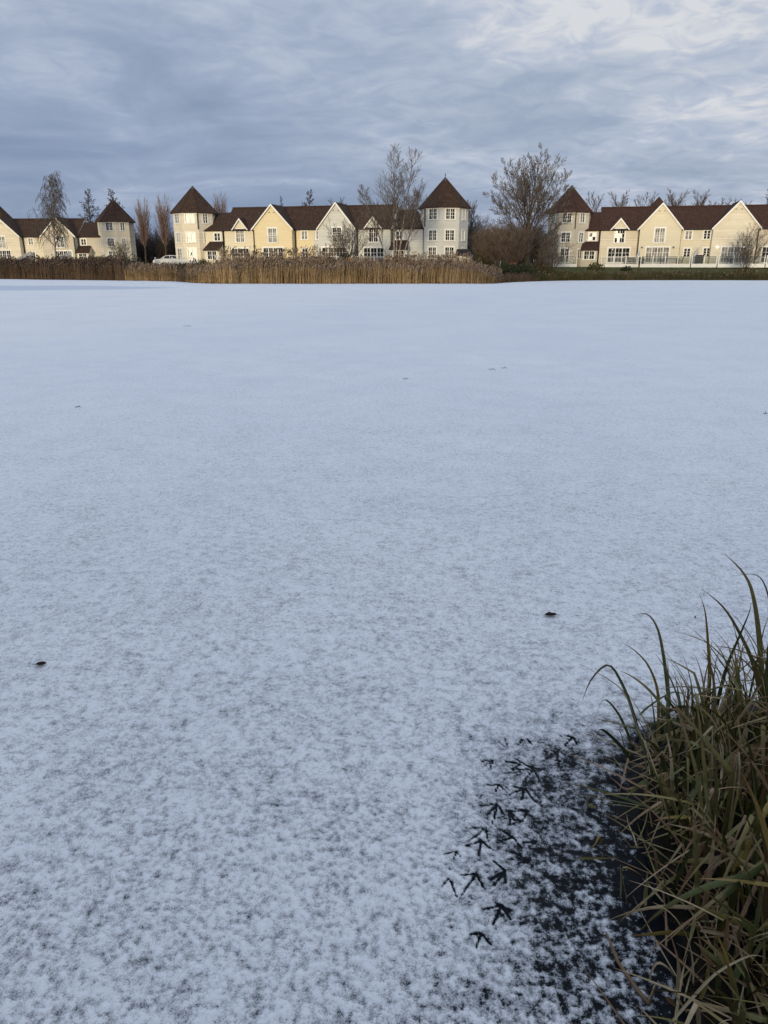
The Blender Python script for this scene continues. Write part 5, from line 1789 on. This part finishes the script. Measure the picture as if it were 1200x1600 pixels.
class Clump:
    def __init__(s, loc, label, group=None):
        s.root = empty('sedge_tussock', loc); tag(s.root, label, 'sedge', group)
        s.loc = Vector(loc)
        s.mv, s.mq, s.ma, s.mr, s.mm = [], [], [], [], []

    def add(s, P, w, m, own, rnd, **kw):
        P = [p - s.loc for p in P]
        V, Q, A = blade_geo(P, w, **kw)
        if own:
            me = np_mesh('blade', np.array([tuple(v) for v in V]), np.array(Q), [BM[m]], smooth=True, attrs={'along': A, 'rnd': [rnd] * len(V)})
            obj('blade', me, s.root)
        else:
            b = len(s.mv); s.mv += [tuple(v) for v in V]; s.mq += [tuple(b + i for i in q) for q in Q]; s.ma += A; s.mr += [rnd] * len(V); s.mm += [m] * len(Q)

    def close(s):
        if s.mv:
            o = obj('blade_mass', np_mesh('blade_mass', np.array(s.mv), np.array(s.mq), BM, s.mm, smooth=True, attrs={'along': s.ma, 'rnd': s.mr}), s.root)
            o['kind'] = 'stuff'


def rand_blade(rg, base, L, az, lean, curve, kink=None, n=11):
    """arching blade; kink = (position, angle) folds it over sharply"""
    P = [base.copy()]; p = base.copy()
    th = lean
    h = Vector((math.cos(az), math.sin(az), 0))
    side = Vector((-h.y, h.x, 0)); sw = rg.uniform(-0.25, 0.25)
    for i in range(n):
        t = (i + 1) / n
        th += curve / n * (0.4 + 1.6 * t)
        if kink and (i / n) <= kink[0] < t: th += kink[1]
        d = h * math.sin(th) + Vector((0, 0, 1)) * math.cos(th) + side * sw * t
        p = p + d.normalized() * (L / n)
        if p.z < 0.012: p.z = 0.012 + rg.random() * 0.01
        P.append(p.copy())
    return P


rgn = random.Random(77)


def r8(x, y): return (850 + x / 3.4286, 860 + y / 3.4286)


# hero blades that stand out against the snow: picture outline, distance of the root, slope of distance to the tip, width, material
HERO = [([(545, 1130), (480, 880), (420, 720), (345, 615), (255, 690), (205, 805)], 2.75, 0.10, 0.012, 0),
        ([(505, 1150), (440, 960), (380, 850), (320, 802), (280, 890), (262, 1040)], 2.68, -0.05, 0.009, 0),
        ([(612, 1190), (614, 930), (608, 750), (560, 620), (490, 540), (412, 490)], 2.72, 0.12, 0.012, 2),
        ([(690, 1110), (672, 800), (640, 550), (606, 410), (550, 340), (472, 350)], 2.95, 0.16, 0.020, 0),
        ([(865, 1000), (888, 680), (880, 500), (864, 330), (832, 232)], 2.9, 0.10, 0.015, 2),
        ([(900, 960), (975, 650), (1050, 460), (1098, 340), (1110, 283)], 2.8, -0.08, 0.019, 0),
        ([(1190, 960), (1130, 640), (1050, 450), (960, 305), (848, 208)], 2.7, 0.14, 0.015, 1),
        ([(1175, 800), (1152, 450), (1115, 220), (1060, 110), (968, 18)], 2.75, 0.18, 0.020, 1),
        ([(1230, 620), (1215, 330), (1180, 180), (1120, 128), (995, 140)], 2.6, 0.05, 0.010, 0),
        ([(1150, 560), (1180, 420), (1215, 330)], 2.8, 0.02, 0.010, 0),
        ([(1110, 820), (1020, 650), (940, 550), (850, 482), (700, 430)], 2.95, 0.10, 0.009, 1),
        ([(1080, 790), (930, 570), (850, 470), (772, 405)], 3.0, 0.05, 0.007, 0),
        ([(790, 985), (720, 880), (660, 800), (648, 790), (690, 870)], 2.9, 0.05, 0.012, 0),
        ([(445, 1000), (500, 900), (570, 830), (690, 760), (760, 780), (810, 830)], 2.9, 0.05, 0.007, 0),
        ([(520, 1010), (440, 780), (345, 690), (260, 645), (188, 608)], 2.72, 0.12, 0.005, 3),
        ([(470, 1130), (400, 1040), (312, 962), (280, 1000), (248, 1070)], 2.55, -0.04, 0.014, 0),
        ([(800, 1000), (805, 830), (812, 815), (850, 808)], 2.85, 0.02, 0.016, 0),
        ([(640, 1000), (632, 850), (640, 828), (690, 910), (770, 1000)], 2.8, 0.04, 0.009, 0),
        ([(1000, 900), (1000, 700), (960, 560), (890, 470)], 2.75, 0.05, 0.010, 1),
        ([(900, 820), (920, 600), (960, 500), (985, 480)], 2.95, 0.02, 0.005, 1),
        ([(960, 800), (1010, 680), (1040, 560), (1035, 480)], 2.85, 0.04, 0.006, 4),
        ([(950, 900), (1000, 720), (1100, 600), (1200, 540)], 2.75, 0.02, 0.008, 1),
        ([(840, 900), (860, 700), (890, 560), (900, 470)], 3.0, 0.05, 0.006, 4),
        ([(460, 1200), (430, 1050), (395, 960), (300, 1000)], 2.6, 0.0, 0.004, 4),
        ([(1190, 780), (1200, 600), (1195, 500)], 2.55, 0.0, 0.026, 0),
        ([(760, 1080), (700, 1000), (690, 985), (750, 985)], 2.75, 0.0, 0.010, 0)]
cl = Clump((1.18, 2.62, 0.05), 'upright green and yellow sedge blades standing against the snow')
for k, (pl, Y0, dY, w, m) in enumerate(HERO):
    pts = []
    # root continues down to the bank
    n = len(pl)
    for i, (x, y) in enumerate(pl):
        f = i / (n - 1)
        pts.append(at(*r8(x, y), Y0 + dY * f))
    root_p = pts[0].copy()
    zz = float(near_z(root_p.x, root_p.y)); zz = max(zz, 0.0)
    if root_p.z > zz + 0.03:
        q_ = root_p + (pts[0] - pts[1]).normalized() * (root_p.z - zz) * 0.9
        q_.z = zz - 0.01
        pts = [q_] + pts
    P = smooth_poly(pts, 16)
    cl.add(P, w * 1.3, m, True, rgn.random(), fold=0.35, twist=rgn.uniform(-0.6, 0.6), face=Vector((1, rgn.uniform(-0.5, 0.5), 0)))
# filler round the feet of the upright group
for i in range(280):
    x = rgn.uniform(1.12, 2.1); y = rgn.uniform(2.15, 2.98)
    if float(edge_dist(np.array(x), np.array(y))) > -0.01: continue
    z = float(near_z(x, y))
    L = rgn.uniform(0.22, 0.28 + 0.30 * min(1, (x - 1.1) / 0.4))
    az = rgn.uniform(0, 6.28) if rgn.random() < 0.5 else rgn.uniform(2.2, 4.2)
    kink = (rgn.uniform(0.35, 0.75), rgn.uniform(0.7, 1.7)) if rgn.random() < 0.25 else None
    m = rgn.choices([0, 1, 2, 3, 4], [5, 4, 0.6, 1.5, 2])[0]
    P = rand_blade(rgn, Vector((x, y, z - 0.01)), L, az, rgn.uniform(0.0, 0.30), rgn.uniform(0.1, 0.9), kink)
    cl.add(P, rgn.uniform(0.006, 0.017), m, i < 110, rgn.random(), fold=0.3, twist=rgn.uniform(-1.2, 1.2))
cl.close()

# the main tussock: a shaggy mound that overhangs the ice, blades bent and folded over each other
cl = Clump((1.18, 1.9, 0.08), 'large shaggy sedge tussock with folded green and tan blades at the right edge')
mv = 0
own = 0
for i in range(900):
    x = rgn.uniform(0.80, 1.75); y = rgn.uniform(1.15, 2.75)
    dd = float(edge_dist(np.array(x), np.array(y)))
    if dd > (-0.015 if rgn.random() < 0.25 else -0.07): continue
    z = float(near_z(x, y))
    edge = -dd < 0.16
    L = rgn.uniform(0.28, 0.62) if not edge else rgn.uniform(0.18, 0.45)
    if rgn.random() < (0.65 if edge else 0.3): az = rgn.gauss(3.5, 0.7)
    else: az = rgn.uniform(0, 6.28)
    typ = rgn.random()
    if typ < 0.5: lean, cur, kink = rgn.uniform(0.0, 0.35), rgn.uniform(0.1, 0.9), None
    elif typ < 0.9: lean, cur, kink = rgn.uniform(0.0, 0.4), rgn.uniform(0.0, 0.7), (rgn.uniform(0.3, 0.75), rgn.uniform(0.8, 2.1))
    else: lean, cur, kink = rgn.uniform(0.6, 1.25), rgn.uniform(0.0, 0.6), None
    m = rgn.choices([0, 1, 2, 3, 4], [3, 5, 0.8, 2.4, 3.0])[0]
    w = rgn.uniform(0.011, 0.025) if m < 3 else rgn.uniform(0.006, 0.019)
    P = rand_blade(rgn, Vector((x, y, z - 0.01)), L, az, lean, cur, kink)
    isown = own < 280 and L > 0.33 and w > 0.0075
    own += isown
    cl.add(P, w, m, isown, rgn.random(), fold=rgn.uniform(0.1, 0.4), twist=rgn.uniform(-1.6, 1.6))


# long blades picked out of the picture, lying over the mound
def r7(x, y): return (900 + x / 3.81, 1180 + y / 3.81)


OVER = [([(1150, 630), (900, 520), (720, 450), (545, 408)], 1.95, -0.12, 0.016, 3), ([(1160, 470), (1000, 500), (880, 590), (760, 700)], 1.85, -0.06, 0.015, 3), ([(1180, 320), (980, 300), (800, 288), (645, 292), (640, 330)], 2.2, -0.05, 0.022, 0),
        ([(1130, -10), (1050, 90), (960, 200), (925, 270)], 2.25, 0.05, 0.030, 0), ([(505, 620), (512, 400), (512, 200), (500, 60)], 2.3, 0.02, 0.014, 2), ([(500, 110), (560, 260), (640, 440), (670, 540)], 2.15, -0.06, 0.014, 1),
        ([(700, 1070), (560, 1058), (440, 1068), (318, 1078)], 1.72, -0.03, 0.016, 2), ([(1150, 640), (1020, 730), (900, 830), (800, 930)], 1.7, -0.06, 0.022, 0), ([(1150, 1120), (1040, 1040), (940, 960), (930, 950)], 1.6, 0.0, 0.022, 0),
        ([(560, 1600), (680, 1460), (820, 1310), (960, 1225), (1060, 1190), (1140, 1210)], 1.42, 0.05, 0.009, 3), ([(1000, 1010), (880, 960), (760, 905)], 1.62, -0.02, 0.020, 1), ([(660, 960), (690, 820), (740, 640)], 1.82, 0.04, 0.009, 3),
        ([(1143, 470), (1060, 560), (960, 720), (840, 730)], 1.75, -0.05, 0.014, 3), ([(600, 190), (760, 165), (900, 140)], 2.35, 0.1, 0.014, 1), ([(660, 1080), (560, 930), (430, 905), (390, 940)], 1.72, -0.04, 0.009, 3),
        ([(430, 1450), (440, 1330), (480, 1240), (540, 1260), (600, 1330)], 1.60, -0.03, 0.010, 3), ([(540, 1440), (560, 1460), (610, 1510)], 1.5, 0.0, 0.014, 4), ([(990, 1600), (1000, 1500), (995, 1420)], 1.35, 0.0, 0.020, 1),
        ([(380, 1120), (405, 900), (425, 690)], 1.85, 0.03, 0.018, 1), ([(250, 960), (270, 800), (265, 650)], 1.88, 0.0, 0.012, 1), ([(290, 990), (300, 850), (280, 670), (400, 720)], 1.86, 0.0, 0.010, 2),
        ([(330, 700), (390, 690), (250, 440), (215, 460)], 2.1, 0.0, 0.005, 3), ([(130, 640), (150, 560), (135, 485), (60, 690)], 2.12, -0.02, 0.010, 2), ([(100, 480), (75, 330), (60, 235)], 2.3, 0.02, 0.012, 1), ([(0, 750), (130, 725), (250, 712)], 2.05, 0.0, 0.010, 1),
        ([(600, 1420), (610, 1300), (600, 1175)], 1.52, 0.02, 0.012, 3), ([(740, 1450), (780, 1330), (790, 1190)], 1.48, 0.02, 0.014, 1), ([(870, 1260), (895, 1080), (905, 920)], 1.55, 0.03, 0.018, 4), ([(860, 1290), (760, 1180), (720, 1010)], 1.55, 0.03, 0.012, 4),
        ([(740, 1200), (830, 1010), (900, 885)], 1.58, 0.02, 0.010, 3), ([(740, 1040), (920, 1075), (950, 1110), (960, 1200)], 1.58, -0.02, 0.013, 3)]
for pl, Y0, dY, w, m in OVER:
    n = len(pl)
    P = smooth_poly([at(*r7(x, y), Y0 + dY * i / (n - 1)) for i, (x, y) in enumerate(pl)], 12)
    for p in P: p.z = max(p.z, 0.012)
    cl.add(P, w * 0.9, m, True, rgn.random(), fold=0.3, twist=rgn.uniform(-0.5, 0.5), face=Vector((rgn.uniform(-1, 1), 0.3, 0.8)))
cl.close()

# dead litter of the tussock lying over the mud
cl = Clump((0.95, 1.7, 0.02), 'flat dead sedge litter at the dark water edge under the tussock')
for i in range(260):
    x = rgn.uniform(0.62, 1.3); y = rgn.uniform(1.2, 2.8)
    dd = float(edge_dist(np.array(x), np.array(y)))
    if dd > 0.05 or dd < -0.35: continue
    z = max(float(near_z(x, y)), 0.004)
    P = rand_blade(rgn, Vector((x, y, z + 0.008)), rgn.uniform(0.10, 0.34), rgn.uniform(0, 6.28), rgn.uniform(1.2, 1.6), rgn.uniform(-0.1, 0.3), None, 7)
    for p in P: p.z = max(p.z, float(near_z(p.x, p.y)) + 0.006, 0.005)
    cl.add(P, rgn.uniform(0.004, 0.010), rgn.choice([3, 4, 4, 1]), True, rgn.random(), fold=0.2, twist=rgn.uniform(-1, 1))
cl.close()

# thick dead stalk frozen into the ice
p = ice(*r7(240, 1260)); root = empty('dead_stalk', (p.x, p.y, 0)); tag(root, 'thick bent brown stalk frozen into the dark ice at the tussock foot', 'stalk')
b = MB(); P = [ice(*r7(x, y), z) - p for x, y, z in ((120, 930, -0.006), (180, 1060, 0.001), (250, 1230, 0.006), (360, 1390, 0.010), (435, 1480, 0.02))]
b.tube(P, [0.003, 0.004, 0.0055, 0.006, 0.007], 7); b.build('stem', BM[4], root, smooth=True)
b = MB(); e = P[-1]; b.tube([e, e + Vector((0.02, 0.02, 0.05)), e + Vector((0.055, 0.0, 0.055)), e + Vector((0.085, -0.04, 0.02))], [0.005, 0.004, 0.0035, 0.003], 6); b.build('side_shoot', BM[3], root, smooth=True)
